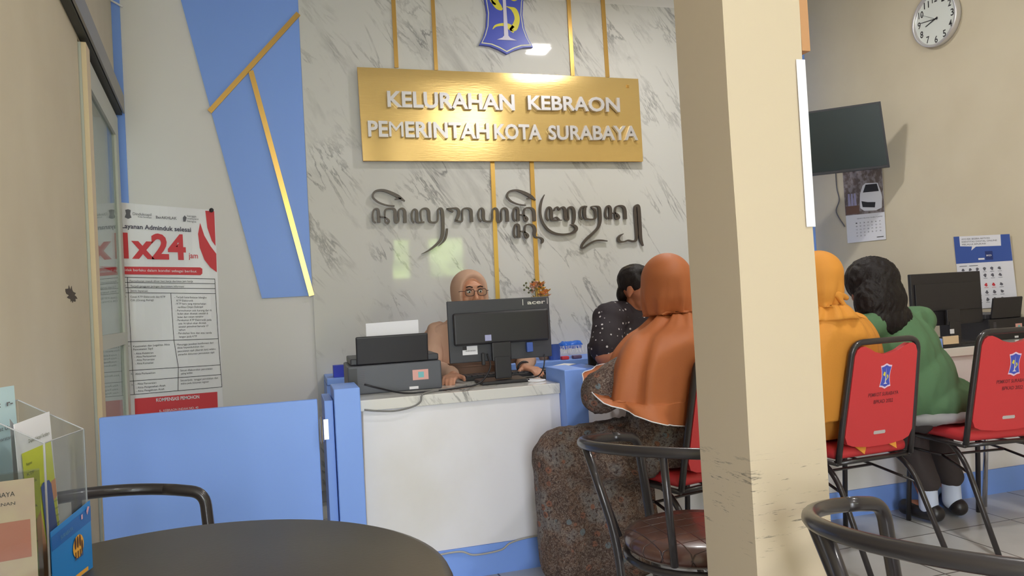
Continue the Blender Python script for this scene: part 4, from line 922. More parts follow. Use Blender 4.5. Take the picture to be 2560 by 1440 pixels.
# ------------------------------------------------------------ brochure holder and cards on the table
HA = Vector((-.357, 1.285, 0)); HB = Vector((-.334, 1.412, 0)); hd = (HB-HA).normalized(); hn = Vector((hd.y, -hd.x, 0))   # front faces +X
def hp(u, dpt, z): return HA+(HB-HA)*u-hn*dpt+Vector((0, 0, z))     # u along the front, dpt backwards
def pane(bm, P): 
    n_ = (P[1]-P[0]).cross(P[2]-P[0]).normalized()*.0022; prism(bm, P, n_)
hold = empty('brochure_holder', hp(.5, .05, .75), 0, 'clear acrylic brochure holder with blue printed front on the round table', 'holder')
bm = bmesh.new(); zb, zf, zk = .7505, .980, 1.035
pane(bm, [hp(0, 0, zb), hp(1, 0, zb), hp(1, 0, zf), hp(0, 0, zf)])
pane(bm, [hp(0, .003, zb), hp(0, .10, zb), hp(0, .10, zk), hp(0, .003, zf)]); pane(bm, [hp(1, .003, zb), hp(1, .10, zb), hp(1, .10, zk), hp(1, .003, zf)])
pane(bm, [hp(0, .103, zb), hp(1, .103, zb), hp(1, .103, zk), hp(0, .103, zk)]); pane(bm, [hp(.02, .005, zb), hp(.98, .005, zb), hp(.98, .10, zb), hp(.02, .10, zb)])
obj('acrylic_box', bm, M['acrylic'], hold, world=True)
bm = bmesh.new(); tube(bm, [hp(0, 0, zb), hp(0, 0, zf)], .0016, 6); tube(bm, [hp(1, 0, zb), hp(1, 0, zf)], .0012, 6); tube(bm, [hp(0, 0, zf), hp(1, 0, zf)], .001, 6); tube(bm, [hp(0, 0, zf), hp(0, .1, zk), hp(1, .1, zk), hp(1, 0, zf)], .001, 6)
obj('polished_edge', bm, mat('acrylic_edge', (176, 176, 180), .2), hold, world=True)
hs = Sheet(hp(-.01, -.0035, .848), hp(1.01, -.0035, .862), hp(1.01, -.0035, .752), hp(-.01, -.0035, .752), hn)
bm = bmesh.new(); hs.rect(bm, 0, 0, 1, 1, 0); bm.normal_update(); bmesh.ops.solidify(bm, geom=bm.faces[:], thickness=.001); fp = obj('front_print', bm, M['bluep'], hold, world=True)
bm = bmesh.new(); hs.rect(bm, .0, .08, 1, .3, .0014); obj('print_band', bm, mat('blue_print_dark', (30, 104, 186), .4), fp)
def ell(cx_, cy_, rx, ry, n=16): return [(cx_+rx*math.cos(2*math.pi*k/n), cy_+ry*math.sin(2*math.pi*k/n)) for k in range(n)]
bm = bmesh.new(); hs.poly(bm, ell(.62, .52, .14, .17), .0024); hs.poly(bm, [(.40, .98), (.44, .92), (.85, .92), (.85, .98)], .0024); obj('orange_drawing', bm, mat('drawing_orange', (240, 176, 70), .5), fp)
bm = bmesh.new()
for u in (.54, .60, .66, .71): hs.poly(bm, ell(u, .50+.05*((u*100) % 3-1), .022, .09), .0028); hs.rect(bm, u-.015, .58, u-.004, .70, .0028, 1, 1); hs.rect(bm, u+.004, .58, u+.015, .70, .0028, 1, 1)
obj('group_drawing', bm, mat('drawing_brown', (92, 60, 48), .6), fp)
bm = bmesh.new(); hs.text(bm, 'SURABAYA', .2, .5, .22, .06, .0024); obj('print_text', bm, mat('pale_blue', (96, 150, 190), .5), fp)
bm = bmesh.new(); hs.rect(bm, .72, .10, .76, .17, .0026, 1, 1); hs.poly(bm, [(.86, .10), (.9, .05), (.95, .07), (.88, .17)], .0026); obj('print_marks', bm, mat('mark_pink', (220, 170, 190), .5), fp)
def leaflet(name, u0, u1, dpt, zt0, zt1, lean, m, label, build=None):
    s = Sheet(hp(u0, dpt+lean, zt0), hp(u1, dpt+lean, zt1), hp(u1, dpt, .755), hp(u0, dpt, .755), hn); o = s.base(name, m); tag(o, label, 'leaflet', 'leaflets in the holder')
    if build: build(s, o)
def yel(s, o):
    bm = bmesh.new(); s.poly(bm, [(.10, .18), (.93, .18), (.97, .95), (.1, .95)], .0015); obj('yellow_panel', bm, M['yellow'], o)
    bm = bmesh.new(); s.poly(bm, [(.50, .42), (.56, .40), (.74, .40), (.80, .43), (.92, .95), (.56, .95)], .0030); obj('blue_panel', bm, M['navyp'], o)
    bm = bmesh.new(); s.poly(bm, [(.30, .60), (.44, .55), (.58, .95), (.25, .95)], .0026); s.poly(bm, [(.80, .42), (.95, .41), (.95, .52), (.84, .54)], .0022); obj('orange_panel', bm, M['orangep'], o)
    bm = bmesh.new(); s.text(bm, 'Dispendukcapil Surabaya', .30, .90, .135, .022, .002)
    obj('leaflet_heading', bm, mat('olive_ink', (90, 96, 60), .6), o)
    for k, v in enumerate((.26, .32, .37, .45, .52, .60, .66, .72)):
        bm = bmesh.new(); s.text(bm, ('Pelayanan', 'KTP', 'Akta', 'Surat', 'KIA', 'Pindah', 'Online', 'Data')[k], .18, .34+.04*(k % 3), v, .018, .002); s.text(bm, 'persyaratan', .84, .97, .55+.045*k, .014, .002)
        obj('leaflet_text', bm, D.materials['olive_ink'], o)
    bm = bmesh.new(); s.text(bm, 'Klampid', .68, .84, .75, .022, .0036); obj('panel_text', bm, M['white'], o)
leaflet('leaflet', .02, .84, .030, 1.010, 1.015, .012, M['white'], 'white leaflet with yellow and blue print in the acrylic holder', yel)
def lblue(s, o):
    
    for a_ in (('Surat Usaha', .35, .95, .22, .022, .002), ('persyaratan', .30, .80, .27, .018, .002), ('.:  r-', .5, .9, .10, .03, .002, .02)):
        bm = bmesh.new(); s.text(bm, *a_); obj('leaflet_text', bm, M['inkg'], o)
leaflet('leaflet', .02, .90, .088, 1.062, 1.060, .010, mat('pale_cyan', (196, 222, 230), .5), 'pale blue leaflet at the back of the acrylic holder', lblue)
leaflet('leaflet', .30, .50, .060, 1.015, .99, .006, mat('grey_glossy', (150, 150, 152), .3), 'narrow grey leaflet between the two larger ones')
# framed card stand in front
s0 = Vector((-.475, 1.09, 0)); s1 = Vector((-.322, 1.135, 0)); sd = (s1-s0).normalized(); sn_ = Vector((sd.y, -sd.x, 0))
def sp(u, z, o=0): return s0+(s1-s0)*u+Vector((0, 0, z))+sn_*o
cst = empty('card_stand', sp(.5, .75), 0, 'acrylic card stand with brownish notice at the lower left edge', 'stand')
bm = bmesh.new(); pane(bm, [sp(0, .7505, .012), sp(1, .7505, .012), sp(1, .968, .012), sp(0, .968, .012)]); pane(bm, [sp(0, .7505, .002), sp(1, .7505, .002), sp(1, .968, .002), sp(0, .968, .002)]); pane(bm, [sp(0, .7505, -.04), sp(1, .7505, -.04), sp(1, .7505, .06), sp(0, .7505, .06)])
obj('acrylic_stand', bm, M['acrylic'], cst, world=True)
cs2 = Sheet(sp(.0, .962, .008), sp(.96, .958, .008), sp(.96, .758, .008), sp(.0, .758, .008), sn_); bm = bmesh.new(); cs2.rect(bm, 0, 0, 1, 1, 0); bm.normal_update(); bmesh.ops.solidify(bm, geom=bm.faces[:], thickness=.0008)
cd_ = obj('card', bm, mat('brown_card', (176, 140, 124), .5, var=(14, (186, 160, 130), .4, .62)), cst, world=True)
bm = bmesh.new(); cs2.text(bm, 'SURABAYA', .62, .86, .10, .03, .0015); cs2.text(bm, 'PELAYANAN', .60, .86, .155, .02, .0015); obj('card_text', bm, M['ink'], cd_)
bm = bmesh.new(); cs2.rect(bm, .50, .26, .96, .5, .0013); obj('red_blocks', bm, mat('brick_print', (170, 98, 76), .5), cd_)
bm = bmesh.new(); cs2.rect(bm, .0, .68, .52, 1, .0013); obj('blue_block', bm, M['navyp'], cd_)

# ------------------------------------------------------------ people
def cap(bm, p0, r0, p1, r1, sx=1.0, seg=18):
    p0, p1 = Vector(p0), Vector(p1); d = p1-p0; L = d.length or 1e-4; q = d.to_track_quat('Z', 'Y').to_matrix().to_4x4(); n = 10; rings = []
    prof = [(-r0*math.cos(a), r0*math.sin(a)) for a in [math.pi/2*k/5 for k in range(6)]]+[(L+r1*math.sin(a), r1*math.cos(a)) for a in [math.pi/2*k/5 for k in range(6)]]
    mt = Matrix.Translation(p0) @ q
    for z, r in prof: rings.append([bm.verts.new(mt @ Vector((max(r, 1e-4)*math.cos(2*math.pi*k/seg)*sx, max(r, 1e-4)*math.sin(2*math.pi*k/seg), z))) for k in range(seg)])
    for A, B in zip(rings, rings[1:]):
        for k in range(seg): bm.faces.new((A[k], A[(k+1) % seg], B[(k+1) % seg], B[k]))
    bm.faces.new(rings[0][::-1]); bm.faces.new(rings[-1])
def ellip(bm, c, r, Mx=None):
    rr = bmesh.ops.create_icosphere(bm, subdivisions=4, radius=1)
    for v in rr['verts']:
        v.co = Vector((v.co.x*r[0], v.co.y*r[1], v.co.z*r[2]))
        if Mx is not None: v.co = Mx @ v.co
        v.co += Vector(c)
def fuse(name, bm, m, parent, voxel=.008, it=6, disp=None):
    """union of overlapping volumes as one continuous smooth surface"""
    me = D.meshes.new(name); bmesh.ops.recalc_face_normals(bm, faces=bm.faces); bm.to_mesh(me); bm.free(); o = D.objects.new(name, me); COL.objects.link(o)
    a = o.modifiers.new('r', 'REMESH'); a.mode = 'VOXEL'; a.voxel_size = voxel; a.use_smooth_shade = True
    b = o.modifiers.new('s', 'SMOOTH'); b.iterations = it; b.factor = .5
    dg = bpy.context.evaluated_depsgraph_get(); dg.update(); me2 = D.meshes.new_from_object(o.evaluated_get(dg)); o.modifiers.clear(); o.data = me2; D.meshes.remove(me); me2.name = name
    me2.materials.clear(); me2.materials.append(m)
    if disp:
        ns = [v.normal.copy() for v in me2.vertices]
        for v, n_ in zip(me2.vertices, ns): v.co += n_*disp(v.co, n_)
    for p in me2.polygons: p.use_smooth = True
    if parent: o.parent = parent
    if parent: rest(me2, wm(parent))
    return o
KEEP = None
def rest(me, o_m):
    """cloth and body rest on the chair: nothing sinks through its seat or its backrest"""
    if not KEEP: return
    cm = Matrix.Translation(Vector(KEEP[0])) @ Matrix.Rotation(KEEP[1], 4, 'Z'); ci = cm.inverted() @ o_m; back = (cm.inverted() @ o_m).inverted()
    for v in me.vertices:
        l = ci @ v.co; ch_ = False
        if .44 < l.z < 1.08 and abs(l.x) < .40:
            ym = -.205-.20*(l.z-.45)+.024; k_ = min(1, max(0, (.40-abs(l.x))/.18))*min(1, max(0, (1.08-l.z)/.14)); k_ = k_*k_*(3-2*k_)
            if l.y < ym and l.y > -.60: l.y += (ym-l.y)*k_; ch_ = True
        if abs(l.x) < .205 and -.22 < l.y < .215 and .33 < l.z < .502: l.z = .502; ch_ = True
        if ch_: v.co = back @ l
def rest_bm(bm, o_m):
    class W_: pass
    w_ = W_(); w_.vertices = bm.verts; rest(w_, o_m)
def nz(p, s, sd=0): return noise.noise(Vector((p[0]*s[0]+sd, p[1]*s[1]+sd*2, p[2]*s[2])))
def ridge(p, s, sd=0): return 1-2*abs(nz(p, s, sd))

def head_geo(bm, H, ears=True, k=1.0):
    """head: local +Y is the face, origin at the middle of the skull"""
    def e(c, r): ellip(bm, H @ Vector(c), (r[0], r[1], r[2]), H.to_3x3().to_4x4())
    e((0, -.012, .025), (.076, .095, .088)); e((0, .03, .0), (.066, .066, .09)); e((0, .035, -.055), (.050, .052, .055)); e((0, .062, -.092), (.022, .020, .018))
    e((-.036, .060, -.030), (.024, .024, .026)); e((.036, .060, -.030), (.024, .024, .026)); e((0, .082, .038), (.050, .012, .018))
    c = lambda a, r0, b, r1: cap(bm, H @ Vector(a), r0, H @ Vector(b), r1)
    c((0, .092, .015), .008, (0, .112, -.026), .012); e((-.012, .102, -.032), (.009, .010, .008)); e((.012, .102, -.032), (.009, .010, .008))
    c((-.02, .089, -.060), .0075, (.02, .089, -.060), .0075); c((-.017, .088, -.071), .0085, (.017, .088, -.071), .0085)
    if ears:
        for s in (-1, 1): e((s*.078, -.004, -.008), (.009, .020, .032)); e((s*.080, -.002, -.032), (.008, .012, .014))
def hand_geo(bm, w, d, up, side, curl=.5, s=1.0):
    """w wrist, d direction, up back-of-hand normal, side = +1 thumb on d x up side"""
    w, d, up = Vector(w), Vector(d).normalized(), Vector(up).normalized(); t = d.cross(up).normalized()*side; up = t.cross(d).normalized()*side
    if up.dot(Vector((0, 0, 1))) < 0 and abs(up.z) > .3: up = -up
    for k, (o_, L) in enumerate(((.028, .072), (.010, .080), (-.009, .075), (-.027, .060))):
        base = w+d*.085*s+t*o_*s; cap(bm, w+d*.015*s+t*o_*.55*s, .014*s, base, .0115*s, 1.0, 10)
        p = base; ang = -.1
        for j, f in enumerate((.45, .32, .25)):
            ang += curl*(.6+.3*j)*(1+.08*k); q_ = p+(d*math.cos(ang)-up*math.sin(ang))*L*f*s; cap(bm, p, (.0092-.0008*j)*s, q_, (.0085-.0008*j)*s, 1, 10); p = q_
    p = w+d*.025*s+t*.026*s; a = p+(d*.6+t*.75-up*.15).normalized()*.042*s; b = a+(d*.9+t*.25-up*.3).normalized()*.032*s; cap(bm, p, .013*s, a, .0105*s, 1, 10); cap(bm, a, .010*s, b, .0085*s, 1, 10)

def build_person(label, loc, rz, head_c, head_rz, head_tilt=0, skin='skin', elbows=None, wrists=None, hands=None, knees=None, ankles=None, shw=.175, girth=1.0, hz=.52, shz=.985, ears=True, feet=True, skin_top=True):
    """all joint targets in world coordinates; everything then stored in the person's own frame"""
    root_m = Matrix.Translation(Vector(loc)) @ Matrix.Rotation(rz, 4, 'Z'); inv = root_m.inverted(); T_ = lambda p: inv @ Vector(p)
    hc = T_(head_c); hr = head_rz-rz; H = Matrix.Translation(hc) @ Matrix.Rotation(hr, 4, 'Z') @ Matrix.Rotation(head_tilt, 4, 'X')
    hip = Vector((0, 0, hz)); neck = Vector((hc.x*.85, hc.y-.03, hc.z-.14)); chest = (hip*.35+neck*.65); chest.z = shz-.15
    J = dict(H=H, hc=hc, hip=hip, neck=neck, chest=chest, inv=inv)
    J['sh'] = [Vector((s*shw+neck.x*.8, neck.y*.8-.01, shz)) for s in (-1, 1)]
    J['el'] = [T_(p) for p in elbows]; J['wr'] = [T_(p) for p in wrists]; J['kn'] = [T_(p) for p in knees]; J['an'] = [T_(p) for p in ankles]
    bm = bmesh.new(); head_geo(bm, H, ears)
    cap(bm, hc+Vector((0, -.02, -.07)), .050, neck, .056); g = girth
    ellip(bm, chest, (.135*g, .088*g, .15)); ellip(bm, (chest+hip)/2, (.12*g, .085*g, .16)); ellip(bm, hip+Vector((0, .0, .02)), (.15*g, .11*g, .11))
    cap(bm, J['sh'][0], .045, J['sh'][1], .045); cap(bm, neck, .05, chest, .08)
    for i in (0, 1):
        s = (-1, 1)[i]; cap(bm, J['sh'][i], .045*g, J['el'][i], .037*g); cap(bm, J['el'][i], .037*g, J['wr'][i], .025*math.sqrt(g))
        hd_ = hands[i] if hands else None
        d = (J['wr'][i]-J['el'][i]).normalized() if not hd_ else (inv.to_3x3() @ Vector(hd_)).normalized()
        hand_geo(bm, J['wr'][i], d, (0, 0, 1), -s, .35)
        cap(bm, hip+Vector((s*.085, 0, -.01)), .078, J['kn'][i], .056); cap(bm, J['kn'][i], .054, J['an'][i], .034)
        fd = Vector((J['kn'][i].x-hip.x, J['kn'][i].y-hip.y, 0)).normalized()
        J.setdefault('fds', []).append(fd)
        if feet: cap(bm, J['an'][i]+Vector((0, 0, -.03)), .03, J['an'][i]+fd*.12+Vector((0, 0, -.045)), .022)
    o = fuse('person', bm, M[skin], None, .0052, 4); rest(o.data, root_m); o.location = loc; o.rotation_euler = (0, 0, rz); tag(o, label, 'person'); o['group'] = 'people at the counter'
    J['o'] = o; J['T'] = T_; return J
def face_detail(J, glasses=False):
    H = J['H']; o = J['o']
    for s in (-1, 1):
        bm = bmesh.new(); ellip(bm, H @ Vector((s*.031, .0835, .012)), (.0125, .010, .0085), H.to_3x3().to_4x4()); e = obj('eye', bm, M['eyewhite'], o, smooth=True)
        bm = bmesh.new(); ellip(bm, H @ Vector((s*.031, .0905, .011)), (.0055, .0040, .0055), H.to_3x3().to_4x4()); obj('iris', bm, M['ink'], e, smooth=True)
        bm = bmesh.new(); tube(bm, [H @ Vector(p) for p in ((s*.014, .096, .034), (s*.03, .096, .040), (s*.046, .086, .036))], .003, 8); obj('eyebrow', bm, M['hair'], o, smooth=True)
        bm = bmesh.new(); tube(bm, [H @ Vector(p) for p in ((s*.018, .092, .018), (s*.031, .0945, .0225), (s*.045, .087, .018))], .0018, 8); obj('eyelid', bm, M['hair'], o, smooth=True)
    bm = bmesh.new(); tube(bm, [H @ Vector(p) for p in ((-.024, .094, -.064), (-.01, .0985, -.062), (0, .0985, -.064), (.01, .0985, -.062), (.024, .094, -.064))], .0052, 8); obj('lips', bm, M['lips'], o, smooth=True)
    if glasses:
        gr = empty('spectacles', (0, 0, 0)); gr.parent = o; bm = bmesh.new(); bl = bmesh.new()
        for s in (-1, 1):
            ring = []
            for k in range(28):
                a = 2*math.pi*k/28; x = .025*abs(math.cos(a))**.7*(1 if math.cos(a) >= 0 else -1); z_ = .0185*abs(math.sin(a))**.7*(1 if math.sin(a) >= 0 else -1); ring.append(H @ Vector((s*.034+x, .109-.05*abs(s*.034+x)**1.3, .008+z_)))
            tube(bm, ring, .0020, 8, closed=True); f = bl.faces.new([bl.verts.new(p) for p in ring])
            tube(bm, [H @ Vector(p) for p in ((s*.060, .105, .015), (s*.078, .085, .016), (s*.088, -.01, .010))], .0018, 6)
        tube(bm, [H @ Vector(p) for p in ((-.010, .108, .012), (0, .111, .015), (.010, .108, .012))], .0018, 6)
        D.objects.remove(gr); go = obj('spectacles', bm, M['glasses_frame'], o, smooth=True); obj('lens', bl, M['lens'], go)
M['eyewhite'] = mat('eye_white', (226, 222, 218), .3); M['lips'] = mat('lips', (168, 96, 88), .5); M['glasses_frame'] = mat('glasses_frame', (84, 58, 50), .35)

def veil(J, m, name, cape=True, gather=False, hem=.0, sdn=0, trim=None, wide=1.0, deep=1.0, fa=1.0, low=.78, flare=.016, open_face=True, ny=72):
    """veil: a draped tube from the crown over neck and shoulders down to the hem"""
    hc, neck, ch = J['hc'], J['neck'], J['chest']; sh = J['sh']; H = J['H']; Hr = H.to_3x3()
    mid = (sh[0]+sh[1])/2
    def ringc(): 
        R_ = []
        for a in [math.pi/2*k/7 for k in range(8)]:     # dome
            R_.append((hc+Hr @ Vector((0, -.006, .0)) + Vector((0, 0, .03+.105*math.cos(a))), max(.002, .098*math.sin(a)), max(.002, .118*math.sin(a)), 0, Hr))
        R_ += [(hc+Hr @ Vector((0, .0, 0))+Vector((0, 0, -.01)), .098, .116, .2, Hr), (hc+Hr @ Vector((0, .002, 0))+Vector((0, 0, -.05)), .093, .108, .5, Hr), (hc*.8+neck*.2+Vector((0, .005, -.075)), .084 if not gather else .078, .092 if not gather else .080, .8, Hr)]
        R_ += [(neck+Vector((0, .0, .045)), .080*wide if not gather else .066, .080 if not gather else .066, 1.0, None), (neck+Vector((0, .0, .0)), .112*wide, .098, .9, None), (mid+Vector((0, .0, .035)), .185*wide, .118, .8, None), (mid+Vector((0, .0, -.02)), .232*wide, .138, .8, None), (mid+Vector((0, .008, -.09)), .252*wide, .152, 1, None)]
        if cape: R_ += [(mid*.7+ch*.3+Vector((0, .01, -.13)), .262*wide, .165, 1.1, None)]
        zz = (R_[-1][0]).z; n_ = 5
        for k in range(1, n_+1): 
            c = R_[-1][0].copy() if k == 1 else c; c = Vector((c.x*.97, c.y*.97, zz-(zz-low)*k/n_)); R_.append((c, (.262+flare*k)*wide, .165+.014*k, 1.2, None))
        return R_
    RS = ringc(); bm = bmesh.new(); G = []
    nr = len(RS); P = []
    for (c, a, b, f, rot) in RS: P.append((*c, a, b, f))
    PS_ = smoothpts(P, 4); 
    rots = [r_[4] for r_ in RS]
    for i, q_ in enumerate(PS_):
        c = Vector(q_[:3]); a, b, f = q_[3:]; b *= 1+(deep-1)*min(1, max(0, (i-44)/12)); f *= fa*(1 if i < 40 else 1.5); hr = rots[min(len(rots)-1, i//4)]; t_ = i/(len(PS_)-1); row = []
        for k in range(ny):
            an = 2*math.pi*k/ny; x, y = a*math.cos(an), b*math.sin(an)
            fold = f*(.010*ridge((math.cos(an)*1.0, math.sin(an)*1.0, t_), (3.2, 3.2, 1.6), sdn)+.005*math.sin(an*9+sdn+4*nz((math.cos(an), math.sin(an), t_*2), (2, 2, 2), sdn)))
            rr = 1+fold/max(a, .05); p = Vector((x*rr, y*rr, 0))
            if hr is not None: p = hr @ p
            hd_ = (hem(an) if callable(hem) else hem)*max(0, (t_-.6)/.4)**2
            row.append(bm.verts.new(c+p+Vector((0, 0, hd_))))
        G.append(row)
    for A, B in zip(G, G[1:]):
        for k in range(ny): bm.faces.new((A[k], A[(k+1) % ny], B[(k+1) % ny], B[k]))
    bm.faces.new(G[0][::-1])
    
    # open the face: the cloth in front of the face is set back behind the skin line
    Hi = H.inverted()
    if open_face:
        for v in bm.verts:
            l = Hi @ v.co
            if l.y > -.02 and abs(l.z) < .16:
                e = math.sqrt((l.x/.066)**2+((l.z+.006)/(.098 if l.z > 0 else .092))**2)
                if e < 1.25 and l.y > 0:
                    k_ = 1 if e < .92 else (1.25-e)/.33; tgt = .035+.028*e; l.y = l.y*(1-k_)+min(l.y, tgt)*k_; v.co = H @ l
    rest_bm(bm, wm(J['o'])); hemline = [v.co.copy() for v in G[-1]]
    bm.normal_update(); o = obj(name, bm, m, J['o'], smooth=True); sm_ = o.modifiers.new('thickness', 'SOLIDIFY'); sm_.thickness = .003; sm_.offset = -1
    if trim:
        b2 = bmesh.new(); tube(b2, hemline, .0022, 6, closed=True); obj('hem_trim', b2, trim, o, smooth=True)
    return o
def garment(J, m, name, parts, voxel=.009, fold=.006, sdn=0):
    bm = bmesh.new()
    for p in parts:
        if p[0] == 'c': cap(bm, *p[1:])
        else: ellip(bm, *p[1:])
    return fuse(name, bm, m, J['o'], voxel, 5, lambda c, n_: fold*(ridge(c, (14, 14, 5), sdn)-.5)*.8+fold*.4*nz(c, (30, 30, 12), sdn))

# 1 the clerk behind the monitor
J = build_person('person in beige veil and glasses sitting behind the black monitor', (.93, 4.02, 0), R(180), (.935, 3.98, 1.205), R(186), R(0),
    elbows=[(1.20, 3.88, .84), (.68, 3.86, .84)], wrists=[(1.12, 3.66, .815), (.74, 3.58, .815)], hands=[(.25, -1, .0), (-.4, -1, .0)], knees=[(1.03, 3.88, .50), (.83, 3.88, .50)], ankles=[(1.03, 3.90, .08), (.83, 3.90, .08)], hz=.54, shz=1.01, ears=False)
face_detail(J, True); veil(J, M['beige'], 'veil', sdn=2, low=.86, wide=1.08)
garment(J, M['beige'], 'dress', [('c', J['sh'][0], .062, J['el'][0], .055), ('c', J['sh'][1], .062, J['el'][1], .055), ('c', J['el'][0], .054, J['wr'][0]*.9+J['el'][0]*.1, .042), ('c', J['el'][1], .054, J['wr'][1]*.9+J['el'][1]*.1, .042), ('e', J['chest'], (.185, .135, .20)), ('e', (J['chest']+J['hip'])/2, (.18, .14, .2)), ('e', J['hip'], (.20, .16, .14)), ('c', J['hip']+Vector((.09, 0, 0)), .10, J['kn'][1], .08), ('c', J['hip']+Vector((-.09, 0, 0)), .10, J['kn'][0], .08), ('c', J['kn'][0], .08, J['an'][0], .075), ('c', J['kn'][1], .08, J['an'][1], .075)], sdn=1)
bm = bmesh.new(); wr = J['wr'][0]; tube(bm, [wr+Vector((.033*math.cos(a), .0+.004*math.sin(a), .033*math.sin(a))) for a in [2*math.pi*k/20 for k in range(20)]], .006, 8, closed=True); obj('bracelet', bm, M['black2'], J['o'], smooth=True)

# office chairs of the clerks
def office_chair(loc, rz, label):
    t = empty('office_chair', loc, rz, label, 'chair', 'clerks office chairs')
    obj('seat', bx(-.23, .23, -.21, .23, .40, .47, bev=.03), M['black2'], t); obj('backrest', bx(-.20, .20, -.27, -.22, .52, .88, bev=.02), M['black2'], t)
    bm = bmesh.new(); box(bm, -.03, .03, -.29, -.272, .40, .70); box(bm, -.03, .03, -.29, -.10, .385, .399); obj('back_bracket', bm, M['black2'], t)
    obj('column', lathe([(.025, .08), (.025, .39)], 16), M['chrome'], t)
    bm = bmesh.new()
    for k in range(5):
        a = 2*math.pi*k/5; tube(bm, [(0, 0, .09), (.26*math.cos(a), .26*math.sin(a), .055)], .016, 8); r_ = bmesh.ops.create_icosphere(bm, subdivisions=2, radius=.028)
        for v in r_['verts']: v.co += Vector((.26*math.cos(a), .26*math.sin(a), .028))
    obj('base', bm, M['black2'], t)
office_chair((.93, 4.08, 0), R(180), 'black office chair under the clerk in the beige veil')
office_chair((1.93, 4.05, 0), R(-178), 'black office chair under the man in the dotted shirt')

# 2 the man in the dotted shirt
J = build_person('person in black shirt with white dots, head turned towards the rust veil', (1.84, 3.98, 0), R(-154), (1.80, 3.72, 1.185), R(-143), R(-12), skin='skin2',
    elbows=[(2.14, 3.60, .84), (1.54, 3.62, .845)], wrists=[(2.02, 3.42, .81), (1.78, 3.44, .81)], hands=[(-.8, -.4, 0), (1, -.3, 0)], knees=[(1.92, 3.90, .5), (1.80, 3.88, .5)], ankles=[(1.95, 3.88, .08), (1.82, 3.86, .08)], shw=.205, girth=1.28, hz=.54, shz=1.035)
face_detail(J)
H = J['H']; bm = bmesh.new()
def eh(c, r): ellip(bm, H @ Vector(c), r, H.to_3x3().to_4x4())
eh((0, -.020, .042), (.088, .102, .090)); eh((0, .045, .092), (.064, .052, .034)); eh((-.070, .012, .040), (.018, .035, .045)); eh((.070, .012, .040), (.018, .035, .045)); eh((0, -.075, -.035), (.062, .036, .060))
fuse('hair', bm, M['hair'], J['o'], .006, 4, lambda c, n_: .004*nz(c, (60, 60, 25)))
el = J['el']; sh = J['sh']
garment(J, M['dots'], 'shirt', [('c', sh[0], .085, sh[0]*.25+el[0]*.75, .088), ('c', sh[1], .085, sh[1]*.25+el[1]*.75, .088), ('c', sh[0], .09, sh[1], .09), ('c', J['neck']+Vector((0, 0, -.03)), .082, J['chest'], .14), ('e', J['chest'], (.235, .165, .22)), ('e', (J['chest']+J['hip'])/2, (.235, .18, .22)), ('e', J['hip']+Vector((0, 0, .04)), (.23, .18, .13))], fold=.007, sdn=5)
garment(J, M['trousers'], 'trousers', [('e', J['hip']-Vector((0, 0, .01)), (.20, .155, .11)), ('c', J['hip']+Vector((.1, 0, -.02)), .10, J['kn'][1], .085), ('c', J['hip']+Vector((-.1, 0, -.02)), .10, J['kn'][0], .085), ('c', J['kn'][0], .08, J['an'][0], .065), ('c', J['kn'][1], .08, J['an'][1], .065)], sdn=3)

KEEP = chairs_red[0]
# 3 the woman in the rust veil and batik dress
J = build_person('person in rust veil and dark batik dress on the red chair left of the pillar', (1.42, 2.72, 0), R(34), (1.40, 2.64, 1.17), R(-14), R(-4), skin='skin2',
    elbows=[(1.10, 2.62, .80), (1.62, 2.86, .82)], wrists=[(1.17, 2.86, .74), (1.50, 3.02, .80)], hands=[(.5, .5, .1), (-.2, .5, 0)], knees=[(1.01, 2.84, .52), (1.17, 2.90, .52)], ankles=[(1.00, 2.86, .075), (1.15, 2.93, .075)], hz=.56, shz=.965, shw=.175, girth=1.15, ears=False)
face_detail(J)
def hem3(a): return -.02+.17*max(0, -math.cos(a-R(20)))-.16*max(0, math.cos(a-R(250)))
veil(J, M['orange'], 'veil', sdn=7, low=.80, gather=True, wide=1.34, deep=1.35, fa=1.5, flare=.006, trim=M['white'], hem=lambda a: -.04-.11*math.cos(a-R(270)), open_face=True)
el, sh, wr, kn, an, hip = J['el'], J['sh'], J['wr'], J['kn'], J['an'], J['hip']
garment(J, M['batik'], 'dress', [('c', sh[0]-Vector((0, 0, .02)), .055, el[0], .078), ('c', sh[1]-Vector((0, 0, .02)), .055, el[1], .075), ('c', el[0], .076, wr[0]*.85+el[0]*.15, .060), ('c', el[1], .07, wr[1]*.85+el[1]*.15, .055), ('e', J['chest'], (.20, .15, .2)), ('e', (J['chest']+hip)/2, (.21, .165, .2)), ('e', hip+Vector((0, 0, .0)), (.215, .17, .135)),
    ('c', hip+Vector((-.10, 0, .01)), .125, kn[0], .125), ('c', hip+Vector((.10, 0, .01)), .125, kn[1], .115), ('c', kn[0], .12, an[0]+Vector((0, -.02, .06)), .115), ('c', kn[1], .115, an[1]+Vector((0, -.03, .06)), .12), ('c', kn[0]+Vector((.1, -.1, -.05)), .10, an[0]+Vector((.12, -.10, .08)), .13), ('c', kn[1]+Vector((.0, -.12, -.05)), .10, an[1]+Vector((.03, -.16, .08)), .13)], fold=.012, sdn=9, voxel=.010)
T_ = J['T']; bm = bmesh.new(); tube(bm, smoothpts([T_((1.20, 2.66, .84)), T_((1.25, 2.55, .785)), T_((1.36, 2.495, .80)), T_((1.50, 2.50, .86)), T_((1.58, 2.58, .93))], 6), .009, 8); obj('bag_strap', bm, M['black2'], J['o'], smooth=True)
for i in (0, 1):
    bm = bmesh.new(); cap(bm, an[i]+Vector((0, -.02, -.052)), .028, an[i]+J['fds'][i]*.13+Vector((0, 0, -.055)), .026); fuse('sandal', bm, M['shoe'], J['o'], .006, 3)

KEEP = chairs_red[1]
